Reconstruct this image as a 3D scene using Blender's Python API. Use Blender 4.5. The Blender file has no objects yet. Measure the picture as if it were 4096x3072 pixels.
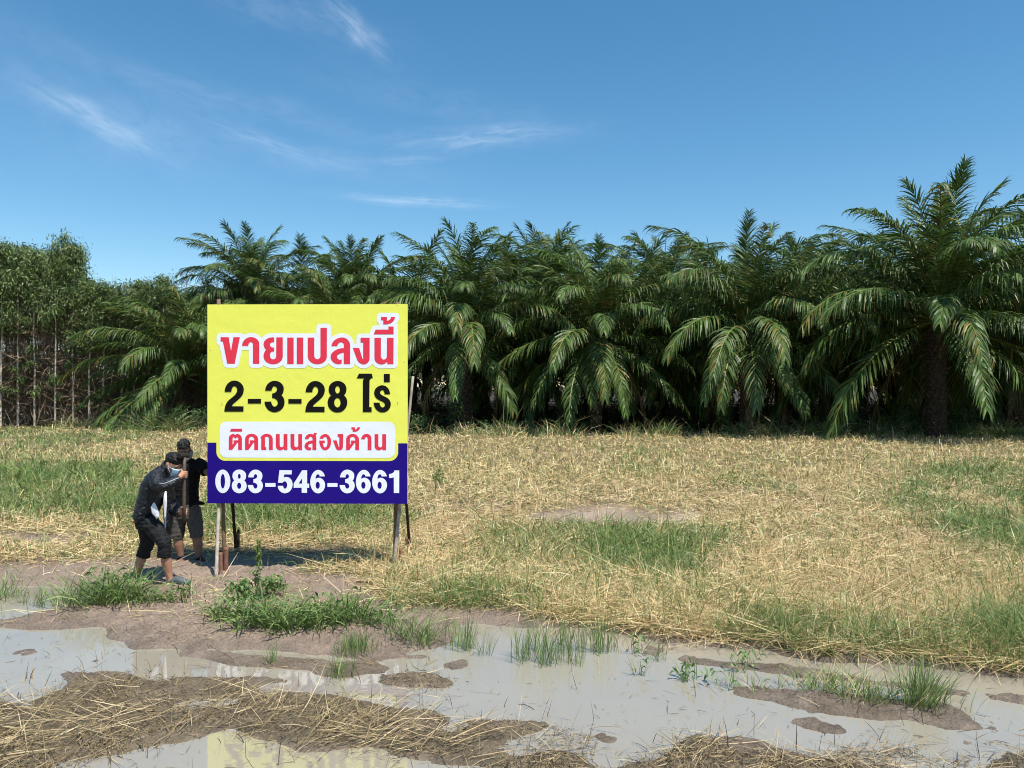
import bpy, math, random
import numpy as np
from mathutils import Vector, Matrix
R = math.radians
scene = bpy.context.scene
COL = scene.collection
rng = np.random.default_rng(11)
random.seed(5)

# ------------------------------------------------------------------ camera
CAM_H, FPX, HORIZ = 2.3, 3094.0, 1545.0
cam = bpy.data.cameras.new('camera')
cam.sensor_width = 36.0
cam.lens = 36.0 * FPX / 4096.0
cam.shift_y = (HORIZ - 1536.0) / 4096.0
cam.clip_start, cam.clip_end = 0.1, 6000.0
camo = bpy.data.objects.new('camera', cam)
COL.objects.link(camo)
camo.location = (0, 0, CAM_H)
camo.rotation_euler = (R(90), 0, 0)
scene.camera = camo

# ------------------------------------------------------------------ sun, sky, exposure
SUN = Vector((0.30, -0.37, 1.0)).normalized()
sun = bpy.data.lights.new('sun', 'SUN')
sun.energy = 5.0
sun.angle = R(0.5)
sun.color = (1.0, 0.955, 0.88)
suno = bpy.data.objects.new('sun', sun)
COL.objects.link(suno)
suno.rotation_euler = SUN.to_track_quat('Z', 'Y').to_euler()
suno.location = (4, -5, 14)
world = bpy.data.worlds.new('World')
scene.world = world
world.use_nodes = True
scene.view_settings.view_transform = 'Standard'
scene.view_settings.look = 'None'
scene.view_settings.exposure = 0.42
scene.view_settings.gamma = 1.0
scene.view_settings.use_curve_mapping = False
cy = scene.cycles
cy.max_bounces = 6; cy.diffuse_bounces = 3; cy.glossy_bounces = 3; cy.transmission_bounces = 3
cy.transparent_max_bounces = 6
cy.caustics_reflective = False; cy.caustics_refractive = False
cy.sample_clamp_indirect = 4.0
cy.use_denoising = True
scene.render.film_transparent = False
cy.pixel_filter_type = 'BLACKMAN_HARRIS'
cy.filter_width = 1.05

class NT:
    """tiny node-tree helper"""
    def __init__(self, tree): self.t = tree
    def n(self, typ, **kw):
        nd = self.t.nodes.new(typ)
        for k, v in kw.items():
            if k.startswith('i_'):
                key = k[2:]
                nd.inputs[int(key) if key.isdigit() else key.replace('_', ' ')].default_value = v
            else: setattr(nd, k, v)
        return nd
    def l(self, a, b): self.t.links.new(a, b)
    def m(self, op, a, b=None, c=None, clamp=False):
        nd = self.t.nodes.new('ShaderNodeMath'); nd.operation = op; nd.use_clamp = clamp
        for i, v in enumerate((a, b, c)):
            if v is None: continue
            if isinstance(v, (int, float)): nd.inputs[i].default_value = v
            else: self.l(v, nd.inputs[i])
        return nd.outputs[0]
    def mix(self, fac, a, b, blend='MIX'):
        nd = self.t.nodes.new('ShaderNodeMix'); nd.data_type = 'RGBA'; nd.blend_type = blend
        for sock, v in ((nd.inputs[0], fac), (nd.inputs[6], a), (nd.inputs[7], b)):
            if isinstance(v, (int, float)): sock.default_value = v
            elif isinstance(v, tuple): sock.default_value = (*v, 1) if len(v) == 3 else v
            else: self.l(v, sock)
        return nd.outputs[2]

def build_world():
    t = NT(world.node_tree)
    world.node_tree.nodes.clear()
    out = t.n('ShaderNodeOutputWorld'); bg = t.n('ShaderNodeBackground'); bg.inputs[1].default_value = 0.114
    sky = t.n('ShaderNodeTexSky'); sky.sky_type = 'NISHITA'; sky.sun_disc = False
    sky.sun_elevation = math.asin(SUN.z); sky.sun_rotation = math.atan2(SUN.x, SUN.y)
    sky.altitude = 0; sky.air_density = 1.0; sky.dust_density = 0.2; sky.ozone_density = 2.0
    tc = t.n('ShaderNodeTexCoord'); sep = t.n('ShaderNodeSeparateXYZ'); t.l(tc.outputs['Generated'], sep.inputs[0])
    az = t.m('ARCTAN2', sep.outputs[0], sep.outputs[1]); el = t.m('ARCSINE', sep.outputs[2])
    total = None
    # cirrus wisps: (azimuth, elevation, tilt, length, width, strength) in full-photo pixels / focal length
    def W(px, py, rot, a, b, s, seed):
        nonlocal total
        a0 = math.atan((px-2048)/FPX); e0 = math.atan((HORIZ-py)/FPX*math.cos(a0))
        c, sn = math.cos(R(rot)), math.sin(R(rot))
        du = t.m('SUBTRACT', az, a0); dv = t.m('SUBTRACT', el, e0)
        u = t.m('DIVIDE', t.m('ADD', t.m('MULTIPLY', du, c), t.m('MULTIPLY', dv, sn)), a/FPX)
        v = t.m('DIVIDE', t.m('SUBTRACT', t.m('MULTIPLY', dv, c), t.m('MULTIPLY', du, sn)), b/FPX)
        cmb = t.n('ShaderNodeCombineXYZ'); t.l(t.m('MULTIPLY', u, 2.2*a/300), cmb.inputs[0]); t.l(t.m('MULTIPLY', v, 1.3), cmb.inputs[1]); cmb.inputs[2].default_value = seed
        nz = t.n('ShaderNodeTexNoise', i_Scale=1.0, i_Detail=7.0, i_Roughness=0.62, i_Distortion=0.5); t.l(cmb.outputs[0], nz.inputs['Vector'])
        # bend the streak a little with a low noise so no edge is a clean ellipse
        cm2 = t.n('ShaderNodeCombineXYZ'); t.l(t.m('MULTIPLY', u, 1.1), cm2.inputs[0]); cm2.inputs[2].default_value = seed+9
        n2 = t.n('ShaderNodeTexNoise', i_Scale=1.0, i_Detail=2.0); t.l(cm2.outputs[0], n2.inputs['Vector'])
        vb = t.m('ADD', v, t.m('MULTIPLY', t.m('SUBTRACT', n2.outputs[0], 0.5), 2.4))
        r2 = t.m('ADD', t.m('MULTIPLY', u, u), t.m('MULTIPLY', vb, vb))
        g = t.m('EXPONENT', t.m('MULTIPLY', r2, -1.0))
        k = t.m('MULTIPLY', t.m('SUBTRACT', nz.outputs[0], 0.30, clamp=True), 1.15*s)
        w = t.m('MULTIPLY', g, k)
        total = w if total is None else t.m('ADD', total, w)
    W(1420, 110, -36, 130, 34, .60, 1); W(1150, 40, -10, 330, 60, .18, 2)
    W(390, 490, -22, 200, 38, .50, 3); W(560, 520, -16, 260, 70, .18, 4)
    W(1930, 550, 4, 290, 36, .50, 5); W(1660, 805, -2, 240, 17, .60, 6)
    W(900, 400, -9, 560, 48, .16, 7); W(1100, 580, -15, 260, 26, .28, 8)
    W(1300, 640, -6, 420, 50, .16, 9); W(200, 380, -14, 500, 170, .12, 10); W(1750, 420, -8, 520, 70, .10, 12)
    W(1620, 640, 3, 130, 14, .3, 13)
    fac = t.m('MINIMUM', total, 0.8)
    # same sky, a touch deeper towards the zenith, whitened where the cirrus is
    hsv = t.n('ShaderNodeHueSaturation'); hsv.inputs['Hue'].default_value = 0.490; hsv.inputs['Saturation'].default_value = 1.27; hsv.inputs['Value'].default_value = 1.0
    t.l(sky.outputs[0], hsv.inputs['Color'])
    colr = t.mix(fac, hsv.outputs[0], (7.6, 8.3, 9.2))
    t.l(colr, bg.inputs[0]); t.l(bg.outputs[0], out.inputs[0])
build_world()

# ------------------------------------------------------------------ helpers
def tag(o, label=None, cat=None, group=None, kind=None):
    if label: o['label'] = label
    if cat: o['category'] = cat
    if group: o['group'] = group
    if kind: o['kind'] = kind
    return o
def empty(name, loc=(0, 0, 0), rz=0, label=None, cat=None, group=None):
    o = bpy.data.objects.new(name, None); COL.objects.link(o); o.empty_display_size = .2
    o.location = loc; o.rotation_euler = (0, 0, rz)
    return tag(o, label, cat, group)
def np_mesh(name, verts, faces, mat=None, colors=None, smooth=False):
    """faces: (n,k) int array, or list of such arrays"""
    me = bpy.data.meshes.new(name)
    verts = np.ascontiguousarray(verts, dtype=np.float32)
    if not isinstance(faces, (list, tuple)): faces = [faces]
    faces = [np.asarray(f, dtype=np.int32) for f in faces if len(f)]
    loops = np.concatenate([f.ravel() for f in faces])
    tot = np.concatenate([np.full(len(f), f.shape[1], np.int32) for f in faces])
    start = np.concatenate([[0], np.cumsum(tot)[:-1]]).astype(np.int32)
    me.vertices.add(len(verts)); me.vertices.foreach_set('co', verts.ravel())
    me.loops.add(len(loops)); me.loops.foreach_set('vertex_index', loops)
    me.polygons.add(len(tot)); me.polygons.foreach_set('loop_start', start); me.polygons.foreach_set('loop_total', tot)
    me.polygons.foreach_set('use_smooth', np.full(len(tot), bool(smooth)))
    if colors is not None:
        a = me.color_attributes.new('tint', 'FLOAT_COLOR', 'POINT')
        c = np.ones((len(verts), 4), np.float32); c[:, :3] = colors
        a.data.foreach_set('color', c.ravel())
    if mat: me.materials.append(mat)
    me.update(); me.validate()
    return me
def obj(name, me, parent=None, loc=None):
    o = bpy.data.objects.new(name, me); COL.objects.link(o)
    if parent: o.parent = parent
    if loc is not None: o.location = loc
    return o
def _hash(ix, iy, s):
    h = (ix.astype(np.int64)*374761393 + iy.astype(np.int64)*668265263 + s*982451653) & 0xffffffff
    h = ((h ^ (h >> 13)) * 1274126177) & 0xffffffff
    return ((h ^ (h >> 16)) & 0xffff) / 65535.0
def vnoise(x, y, s=0):
    x = np.asarray(x, float); y = np.asarray(y, float)
    ix, iy = np.floor(x), np.floor(y); fx, fy = x-ix, y-iy
    fx = fx*fx*(3-2*fx); fy = fy*fy*(3-2*fy)
    a, b, c, d = _hash(ix, iy, s), _hash(ix+1, iy, s), _hash(ix, iy+1, s), _hash(ix+1, iy+1, s)
    return (a*(1-fx)+b*fx)*(1-fy) + (c*(1-fx)+d*fx)*fy
def fbm(x, y, s=0, o=4):
    t, a, w = 0, .5, 0
    for k in range(o):
        t = t + a*vnoise(x*2**k, y*2**k, s+k*17); w += a; a *= .5
    return t/w
def inpoly(px, py, poly):
    c = np.zeros(np.shape(px), bool); n = len(poly)
    for i in range(n):
        ax, ay = poly[i]; bx, by = poly[(i+1) % n]
        if ay == by: continue
        c ^= ((ay > py) != (by > py)) & (px < (bx-ax)*(py-ay)/(by-ay)+ax)
    return c
def blur(a, r):
    for ax in (0, 1):
        for _ in range(2):
            p = np.pad(a, [(r+1, r) if k == ax else (0, 0) for k in (0, 1)], mode='edge')
            cs = np.cumsum(p, axis=ax)
            n = a.shape[ax]
            hi = np.take(cs, np.arange(2*r+1, 2*r+1+n), axis=ax); lo = np.take(cs, np.arange(0, n), axis=ax)
            a = (hi-lo)/(2*r+1)
    return a
def bil(grid, fx, fy):
    h, w = grid.shape
    fx = np.clip(fx, 0, w-1.001); fy = np.clip(fy, 0, h-1.001)
    ix, iy = fx.astype(int), fy.astype(int); u, v = fx-ix, fy-iy
    return (grid[iy, ix]*(1-u)+grid[iy, ix+1]*u)*(1-v)+(grid[iy+1, ix]*(1-u)+grid[iy+1, ix+1]*u)*v

# ------------------------------------------------------------------ materials
def pmat(name, color=(.5, .5, .5), rough=.6, spec=.5, attr=False, noise=None, bump=None, trans=0.0, metal=0.0, sheen=0):
    """principled material; attr -> colour from the mesh's own tint; noise=(scale, amount, second colour); bump=(scale, strength, distance)"""
    m = bpy.data.materials.new(name); m.use_nodes = True
    t = NT(m.node_tree); b = m.node_tree.nodes['Principled BSDF']; out = m.node_tree.nodes['Material Output']
    b.inputs['Roughness'].default_value = rough; b.inputs['Specular IOR Level'].default_value = spec; b.inputs['Metallic'].default_value = metal
    if sheen: b.inputs['Sheen Weight'].default_value = sheen
    tc = t.n('ShaderNodeTexCoord')
    if attr:
        a = t.n('ShaderNodeAttribute', attribute_name='tint'); c = a.outputs['Color']
    else:
        c = t.n('ShaderNodeRGB'); c.outputs[0].default_value = (*color, 1); c = c.outputs[0]
    if noise:
        nz = t.n('ShaderNodeTexNoise', i_Scale=noise[0], i_Detail=6.0, i_Roughness=.6); t.l(tc.outputs['Object'], nz.inputs['Vector'])
        ramp = t.n('ShaderNodeMapRange'); ramp.inputs[1].default_value = .35; ramp.inputs[2].default_value = .68; ramp.inputs[4].default_value = noise[1]
        t.l(nz.outputs[0], ramp.inputs[0])
        c = t.mix(ramp.outputs[0], c, noise[2])
    t.l(c, b.inputs['Base Color'])
    if bump:
        nz = t.n('ShaderNodeTexNoise', i_Scale=bump[0], i_Detail=5.0, i_Roughness=.6); t.l(tc.outputs['Object'], nz.inputs['Vector'])
        bp = t.n('ShaderNodeBump', i_Strength=bump[1], i_Distance=bump[2]); t.l(nz.outputs[0], bp.inputs['Height']); t.l(bp.outputs[0], b.inputs['Normal'])
    if trans:
        tr = t.n('ShaderNodeBsdfTranslucent'); t.l(c, tr.inputs[0]); mx = t.n('ShaderNodeMixShader', i_0=trans)
        t.l(b.outputs[0], mx.inputs[1]); t.l(tr.outputs[0], mx.inputs[2]); t.l(mx.outputs[0], out.inputs[0])
    return m
M = {}
M['straw'] = pmat('dry_straw', rough=.55, spec=.35, attr=True, trans=.12)
M['grass'] = pmat('green_grass', rough=.45, spec=.4, attr=True, trans=.25)
M['frond'] = pmat('palm_frond', rough=.44, spec=.30, attr=True, trans=.22)
M['leaf'] = pmat('tree_leaf', rough=.45, spec=.4, attr=True, trans=.15)
M['palm_trunk'] = pmat('palm_trunk', (.085, .062, .042), .9, .1, noise=(6, .9, (.03, .024, .018)), bump=(14, .8, .03))
M['euc_trunk'] = pmat('eucalyptus_bark', (.60, .54, .45), .8, .2, noise=(1.6, .7, (.36, .27, .18)), bump=(12, .3, .01))
M['twig'] = pmat('dry_twigs', rough=.9, spec=.1, attr=True)
M['yellow'] = pmat('yellow_vinyl', (.86, .86, .125), .6, .2, bump=(1.3, .30, .05))
M['white_ink'] = pmat('white_print', (.86, .88, .95), .6, .2, bump=(1.3, .30, .05))
M['red'] = pmat('red_print', (.80, .040, .075), .6, .2, bump=(1.3, .30, .05))
M['black_ink'] = pmat('black_print', (.008, .007, .006), .7, .1)
M['blue'] = pmat('blue_print', (.016, .004, .20), .65, .12, noise=(3, .3, (.02, .006, .23)), bump=(1.3, .30, .05))
M['post'] = pmat('round_pole_bark', (.22, .15, .10), .85, .2, noise=(9, .8, (.10, .065, .04)), bump=(30, .5, .01))
M['pale_post'] = pmat('pale_pole_bark', (.47, .41, .35), .85, .2, noise=(11, .8, (.22, .17, .13)), bump=(30, .5, .01))
M['stake'] = pmat('reddish_stake', (.27, .13, .085), .85, .2, noise=(12, .8, (.13, .06, .04)), bump=(30, .5, .01))
M['dark_pole'] = pmat('dark_pole_bark', (.06, .038, .026), .85, .2, noise=(9, .7, (.025, .016, .012)), bump=(30, .5, .01))
M['skin'] = pmat('skin', (.44, .225, .145), .5, .4, noise=(14, .35, (.36, .17, .11)))
M['skin_dark'] = pmat('tanned_skin', (.24, .125, .085), .5, .4, noise=(14, .35, (.18, .09, .06)))
M['hair'] = pmat('black_hair', (.010, .009, .009), .5, .3, bump=(90, .6, .01))
M['jacket'] = pmat('black_nylon_jacket', (.008, .010, .015), .38, .38, noise=(10, .6, (.018, .021, .028)), bump=(18, .9, .04))
M['stripe'] = pmat('grey_sleeve_stripe', (.34, .34, .36), .5, .4)
M['lining'] = pmat('white_lining', (.72, .73, .78), .6, .3)
M['trouser'] = pmat('black_denim', (.010, .010, .012), .8, .2, noise=(16, .7, (.022, .022, .024)), bump=(22, .5, .02))
M['tshirt'] = pmat('black_cotton', (.007, .006, .007), .85, .15, noise=(8, .5, (.012, .010, .011)), bump=(10, .35, .02))
M['shorts'] = pmat('charcoal_shorts', (.10, .092, .086), .85, .15, noise=(25, .6, (.035, .032, .03)), bump=(9, .35, .02))
M['mask'] = pmat('pale_blue_mask', (.50, .71, .84), .7, .3, bump=(60, .2, .004))
M['towel'] = pmat('grey_cloth', (.33, .28, .25), .9, .1, noise=(22, .7, (.20, .165, .15)), bump=(25, .6, .01))
M['clog'] = pmat('grey_rubber', (.085, .105, .115), .55, .4, noise=(40, .5, (.05, .062, .07)), bump=(60, .5, .005))
M['sandal'] = pmat('navy_rubber', (.010, .012, .025), .5, .4)
M['orange'] = pmat('orange_cloth', (.42, .10, .04), .8, .2)
M['handle'] = pmat('worn_wood_handle', (.10, .075, .055), .6, .3, noise=(20, .7, (.055, .042, .03)))
M['iron'] = pmat('dark_iron', (.016, .013, .012), .6, .3, metal=.2, noise=(20, .5, (.03, .022, .018)))
M['eye'] = pmat('dark_eye', (.012, .01, .01), .3, .5)
M['steel'] = pmat('galvanised_steel', (.30, .34, .38), .6, .3)
M['frame'] = pmat('frame_timber', (.25, .17, .10), .8, .2, noise=(8, .6, (.15, .10, .06)))

# ------------------------------------------------------------------ lettering

def ell(cx, cy, rx, ry):
    return f"M {cx} {cy-ry} K {cx+rx} {cy-ry} {cx+rx} {cy} K {cx+rx} {cy+ry} {cx} {cy+ry} K {cx-rx} {cy+ry} {cx-rx} {cy} K {cx-rx} {cy-ry} {cx} {cy-ry}"
def rect(a, b, c, d):
    return f"M {a} {b} L {c} {b} L {c} {d} L {a} {d}"
TWO = "M 100 537 K 105 258 340 258 K 578 262 578 480 Q 578 600 470 700 L 330 820 Q 290 855 280 890 L 570 893 L 570 1024 L 95 1024 Q 95 850 200 745 L 340 630 Q 412 565 412 480 K 412 400 340 398 K 270 402 270 537"
THREE = "M 840 275 K 848 105 1000 103 K 1155 108 1155 230 Q 1155 310 1117 347 Q 1165 385 1165 465 K 1160 627 997 627 K 835 622 830 445 L 948 445 K 952 525 1000 524 K 1045 522 1045 465 K 1045 395 955 393 L 955 315 K 1040 312 1040 250 K 1038 205 1000 204 K 960 206 960 275"
SIX = ["M 442 250 L 328 250 K 325 203 290 203 Q 240 205 235 310 Q 270 280 310 280 K 448 285 448 440 K 445 625 290 625 K 118 620 118 380 K 122 108 295 106 K 425 110 442 250", ell(284, 447, 47, 78)]
NUU = "M 1394 275 L 1487 275 L 1487 540 K 1490 592 1535 590 K 1580 588 1580 540 L 1580 275 L 1672 275 L 1672 658 L 1585 658 L 1585 625 Q 1545 662 1490 662 K 1394 660 1394 560"
LINE1 = [
 (860, 1280, .17179, ["M 118 398 L 308 398 L 362 720 L 418 398 L 572 398 L 450 1015 L 275 1015 L 172 497 L 118 497"]),
 (860, 1280, .17179, ["M 620 602 K 625 395 830 395 K 1027 395 1027 560 L 1027 1018 L 877 1018 L 877 570 K 877 512 825 512 K 772 512 768 602"]),
 (860, 1280, .17179, ["M 1375 403 L 1375 515 L 1345 515 K 1278 515 1278 575 K 1278 640 1345 640 L 1375 640 L 1375 732 L 1345 732 K 1278 735 1278 800 L 1280 845 K 1285 914 1350 914 K 1422 914 1422 845 L 1425 403 L 1577 403 L 1577 850 K 1577 1028 1350 1028 K 1125 1028 1125 845 K 1125 740 1188 692 K 1128 650 1125 560 K 1130 403 1330 403"]),
 (860, 1280, .17179, [rect(1682, 408, 1832, 1024)]), (860, 1280, .17179, [rect(1905, 408, 2057, 1024)]),
 (1220, 1240, .18083, ["M 62 610 L 208 610 L 208 1010 K 208 1092 280 1088 K 345 1085 345 1010 L 345 395 L 488 395 L 488 1030 K 488 1198 275 1198 K 62 1198 62 1020"]),
 (1220, 1240, .18083, ["M 585 800 K 600 610 830 607 K 1005 610 1005 790 L 1003 1195 L 862 1195 L 862 945 K 712 960 712 1030 K 712 1105 790 1102 Q 800 1098 818 1090 L 815 1185 Q 780 1198 740 1198 K 570 1195 570 1030 K 580 845 865 843 L 865 780 K 865 715 800 715 K 722 718 722 800"]),
 (1220, 1240, .18083, ["M 1235 615 L 1437 615 L 1437 1060 K 1437 1203 1305 1203 K 1195 1203 1160 1100 L 1062 840 L 1205 840 L 1280 1085 L 1293 1085 L 1293 722 L 1235 722"]),
 (1220, 1240, .18083, ["M 1543 617 L 1688 617 L 1685 1020 K 1690 1098 1750 1097 K 1818 1095 1818 1020 L 1820 617 L 1967 617 L 1963 1198 L 1828 1198 L 1828 1145 Q 1770 1203 1700 1203 K 1543 1203 1543 1060"]),
 (1220, 1240, .18083, ["M 1525 540 L 1570 435 L 1853 435 L 1853 368 L 1967 368 L 1967 540"]),
 (1220, 1240, .18083, ["M 1688 157 L 1820 157 L 1820 240 Q 1900 235 1910 157 L 2000 157 K 1990 320 1800 320 L 1738 320 L 1738 230 L 1688 230"]),
]
LINE2 = [
 (880, 1480, .16275, [TWO]), (880, 1480, .16275, [rect(677, 709, 1004, 825)]),
 (880, 1480, .16275, ["M 1105 508 K 1110 263 1340 263 K 1568 265 1568 460 Q 1565 570 1505 620 Q 1585 675 1587 800 K 1580 1038 1335 1038 K 1095 1035 1090 776 L 1257 776 K 1265 902 1340 900 K 1418 895 1418 800 K 1412 688 1278 686 L 1278 577 K 1400 572 1400 470 K 1398 400 1330 399 K 1270 402 1267 508"]),
 (880, 1480, .16275, [rect(1680, 712, 2007, 827)]),
 (1206.2, 1481.5, .16275, [TWO]),
 (1200, 1480, .18083, ["M 840 240 K 1035 242 1035 420 Q 1030 515 975 560 Q 1052 610 1052 720 K 1050 940 830 940 K 615 938 615 720 Q 617 610 695 565 Q 637 510 637 420 K 640 240 840 240", ell(835, 437, 51, 82), ell(832, 722, 70, 104)]),
 (1200, 1480, .18083, ["M 1258 185 L 1310 80 L 1595 80 L 1618 177 Q 1545 180 1545 260 L 1540 820 L 1592 820 L 1592 928 L 1395 928 L 1397 250 Q 1400 210 1425 185"]),
 (1200, 1480, .18083, ["M 2000 535 L 1877 535 K 1880 443 1830 442 K 1780 445 1780 495 Q 1780 540 1850 570 L 1900 595 Q 2017 650 2017 760 K 2010 937 1830 937 K 1640 935 1635 720 L 1770 720 K 1772 827 1830 826 K 1885 822 1885 770 Q 1885 720 1810 690 L 1750 660 Q 1647 605 1647 500 K 1652 337 1830 336 K 1998 340 2000 535"]),
 (1200, 1480, .18083, [rect(1862, 86, 1995, 268)]),
]
LINE3 = [
 (870, 1690, .16727, ["M 287 217 L 315 150 L 579 150 L 579 217"]),
 (870, 1690, .16727, ["M 258 657 L 260 370 Q 275 290 375 268 L 417 300 L 460 268 Q 577 295 577 400 L 577 657 L 485 657 L 485 480 L 465 480 L 340 657", "M 350 528 L 352 380 Q 355 355 375 345 L 417 385 L 462 345 Q 487 365 487 390 L 487 427 L 375 427 L 375 475 L 395 478"]),
 (870, 1690, .16727, ["M 650 657 L 652 390 K 660 268 808 268 K 968 270 968 400 L 967 657 L 873 657 L 873 480 L 858 480 L 730 657", "M 742 528 L 742 400 Q 750 342 808 340 Q 875 342 877 427 L 765 427 L 765 475 L 785 478"]),
 (870, 1690, .16727, ["M 1020 360 Q 1080 268 1180 268 K 1320 270 1320 400 L 1320 657 L 1227 657 L 1227 390 Q 1225 340 1175 340 Q 1125 342 1125 370 Q 1133 385 1133 400 L 1133 590 L 1165 590 L 1162 657 L 1040 657 L 1042 400 Q 1040 380 1020 360"]),
 (870, 1690, .16727, [NUU]), (928.9, 1690, .16727, [NUU]),
 (1200, 1690, .18083, ["M 108 367 K 115 252 230 250 Q 270 250 300 268 L 305 232 L 383 232 L 352 290 Q 365 320 365 350 L 363 608 L 278 608 L 278 460 Q 185 470 185 515 Q 190 552 225 552 L 250 545 L 245 605 Q 225 612 200 612 K 100 610 100 520 K 105 395 280 397 L 280 365 Q 278 315 235 315 Q 195 318 192 367"]),
 (1200, 1690, .18083, ["M 433 357 K 460 252 565 252 K 695 255 695 425 K 690 612 560 612 K 430 610 428 398 L 553 398 L 553 450 L 512 450 Q 515 548 562 548 Q 612 540 612 425 Q 610 318 565 318 Q 525 318 515 357"]),
 (1200, 1690, .18083, ["M 837 253 L 960 253 L 957 530 Q 950 612 875 612 Q 815 612 795 560 L 733 393 L 815 393 L 862 540 L 873 540 L 875 320 L 837 320"]),
 (1200, 1690, .18083, ["M 1025 607 L 1027 360 K 1035 250 1168 248 K 1313 250 1313 380 L 1313 607 L 1228 607 L 1228 445 L 1215 445 L 1097 607", "M 1110 490 L 1110 370 Q 1115 316 1168 314 Q 1228 316 1232 397 L 1130 397 L 1130 440 L 1148 443"]),
 (1200, 1690, .18083, ["M 1143 103 L 1225 103 L 1225 155 Q 1268 150 1275 103 L 1337 103 K 1325 203 1215 203 L 1170 203 L 1170 150 L 1143 150"]),
 (1200, 1690, .18083, ["M 1357 367 K 1362 250 1478 248 K 1588 250 1588 350 L 1588 607 L 1503 607 L 1503 360 K 1503 317 1472 317 K 1442 320 1440 367"]),
 (1200, 1690, .18083, ["M 1657 255 L 1740 255 L 1740 500 K 1742 548 1783 547 K 1826 545 1826 500 L 1826 255 L 1913 255 L 1912 607 L 1830 607 L 1830 572 Q 1795 612 1745 612 K 1657 610 1657 510"]),
]
LINE4 = [
 (840, 1860, .18083, [ell(272, 365, 168, 261), ell(272, 363, 50, 162)]),
 (840, 1860, .18083, ["M 638 103 K 792 105 792 230 Q 792 310 750 347 Q 805 390 805 470 K 803 627 637 627 K 472 625 472 470 Q 474 385 530 345 Q 487 308 487 235 K 490 105 638 103", ell(640, 252, 32, 54), ell(637, 462, 46, 69)]),
 (840, 1860, .18083, [THREE]), (840, 1860, .18083, [rect(1218, 400, 1447, 484)]),
 (840, 1860, .18083, ["M 1535 115 L 1807 115 L 1805 208 L 1640 208 L 1632 280 Q 1670 262 1705 265 K 1828 275 1828 430 K 1825 625 1655 625 K 1500 620 1497 462 L 1617 462 K 1618 525 1658 525 K 1707 522 1707 440 K 1705 360 1655 360 Q 1618 362 1608 393 L 1503 393"]),
 (840, 1860, .18083, ["M 2040 115 L 2150 115 L 2150 412 L 2195 412 L 2195 502 L 2148 502 L 2148 613 L 2030 613 L 2030 502 L 1852 502 L 1852 410", "M 2037 290 L 2037 412 L 1960 412"]),
 (1220, 1860, .18083, SIX), (1220, 1860, .18083, [rect(500, 398, 723, 481)]),
 (1209.1, 1859.3, .18083, [THREE]), (1403.2, 1859.5, .18083, SIX), (1468.3, 1859.5, .18083, SIX),
 (1220, 1860, .18083, ["M 1985 115 L 2092 115 L 2090 613 L 1972 613 L 1972 268 Q 1925 282 1867 282 L 1867 195 Q 1975 190 1985 115"]),
]
def flat(path, n=7):
    t = path.split(); i = 0; pts = []
    while i < len(t):
        c = t[i]
        if c in 'ML':
            pts.append((float(t[i+1]), float(t[i+2]))); i += 3
        else:
            x0, y0 = pts[-1]; cx, cy, x, y = map(float, t[i+1:i+5]); i += 5
            for k in range(1, n+1):
                u = k/n
                if c == 'Q':
                    a, b, d = (1-u)**2, 2*u*(1-u), u*u
                    pts.append((a*x0+b*cx+d*x, a*y0+b*cy+d*y))
                else:
                    kk = .5523
                    ax, ay = x0+(cx-x0)*kk, y0+(cy-y0)*kk
                    bx, by = x+(cx-x)*kk, y+(cy-y)*kk
                    a, b, d, e = (1-u)**3, 3*u*(1-u)**2, 3*u*u*(1-u), u**3
                    pts.append((a*x0+b*ax+d*bx+e*x, a*y0+b*ay+d*by+e*y))
    return pts
def px(line):
    out = []
    for ox, oy, s, paths in line:
        out.append([[(ox+s*x, oy+s*y) for x, y in flat(p)] for p in paths])
    return out
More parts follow.
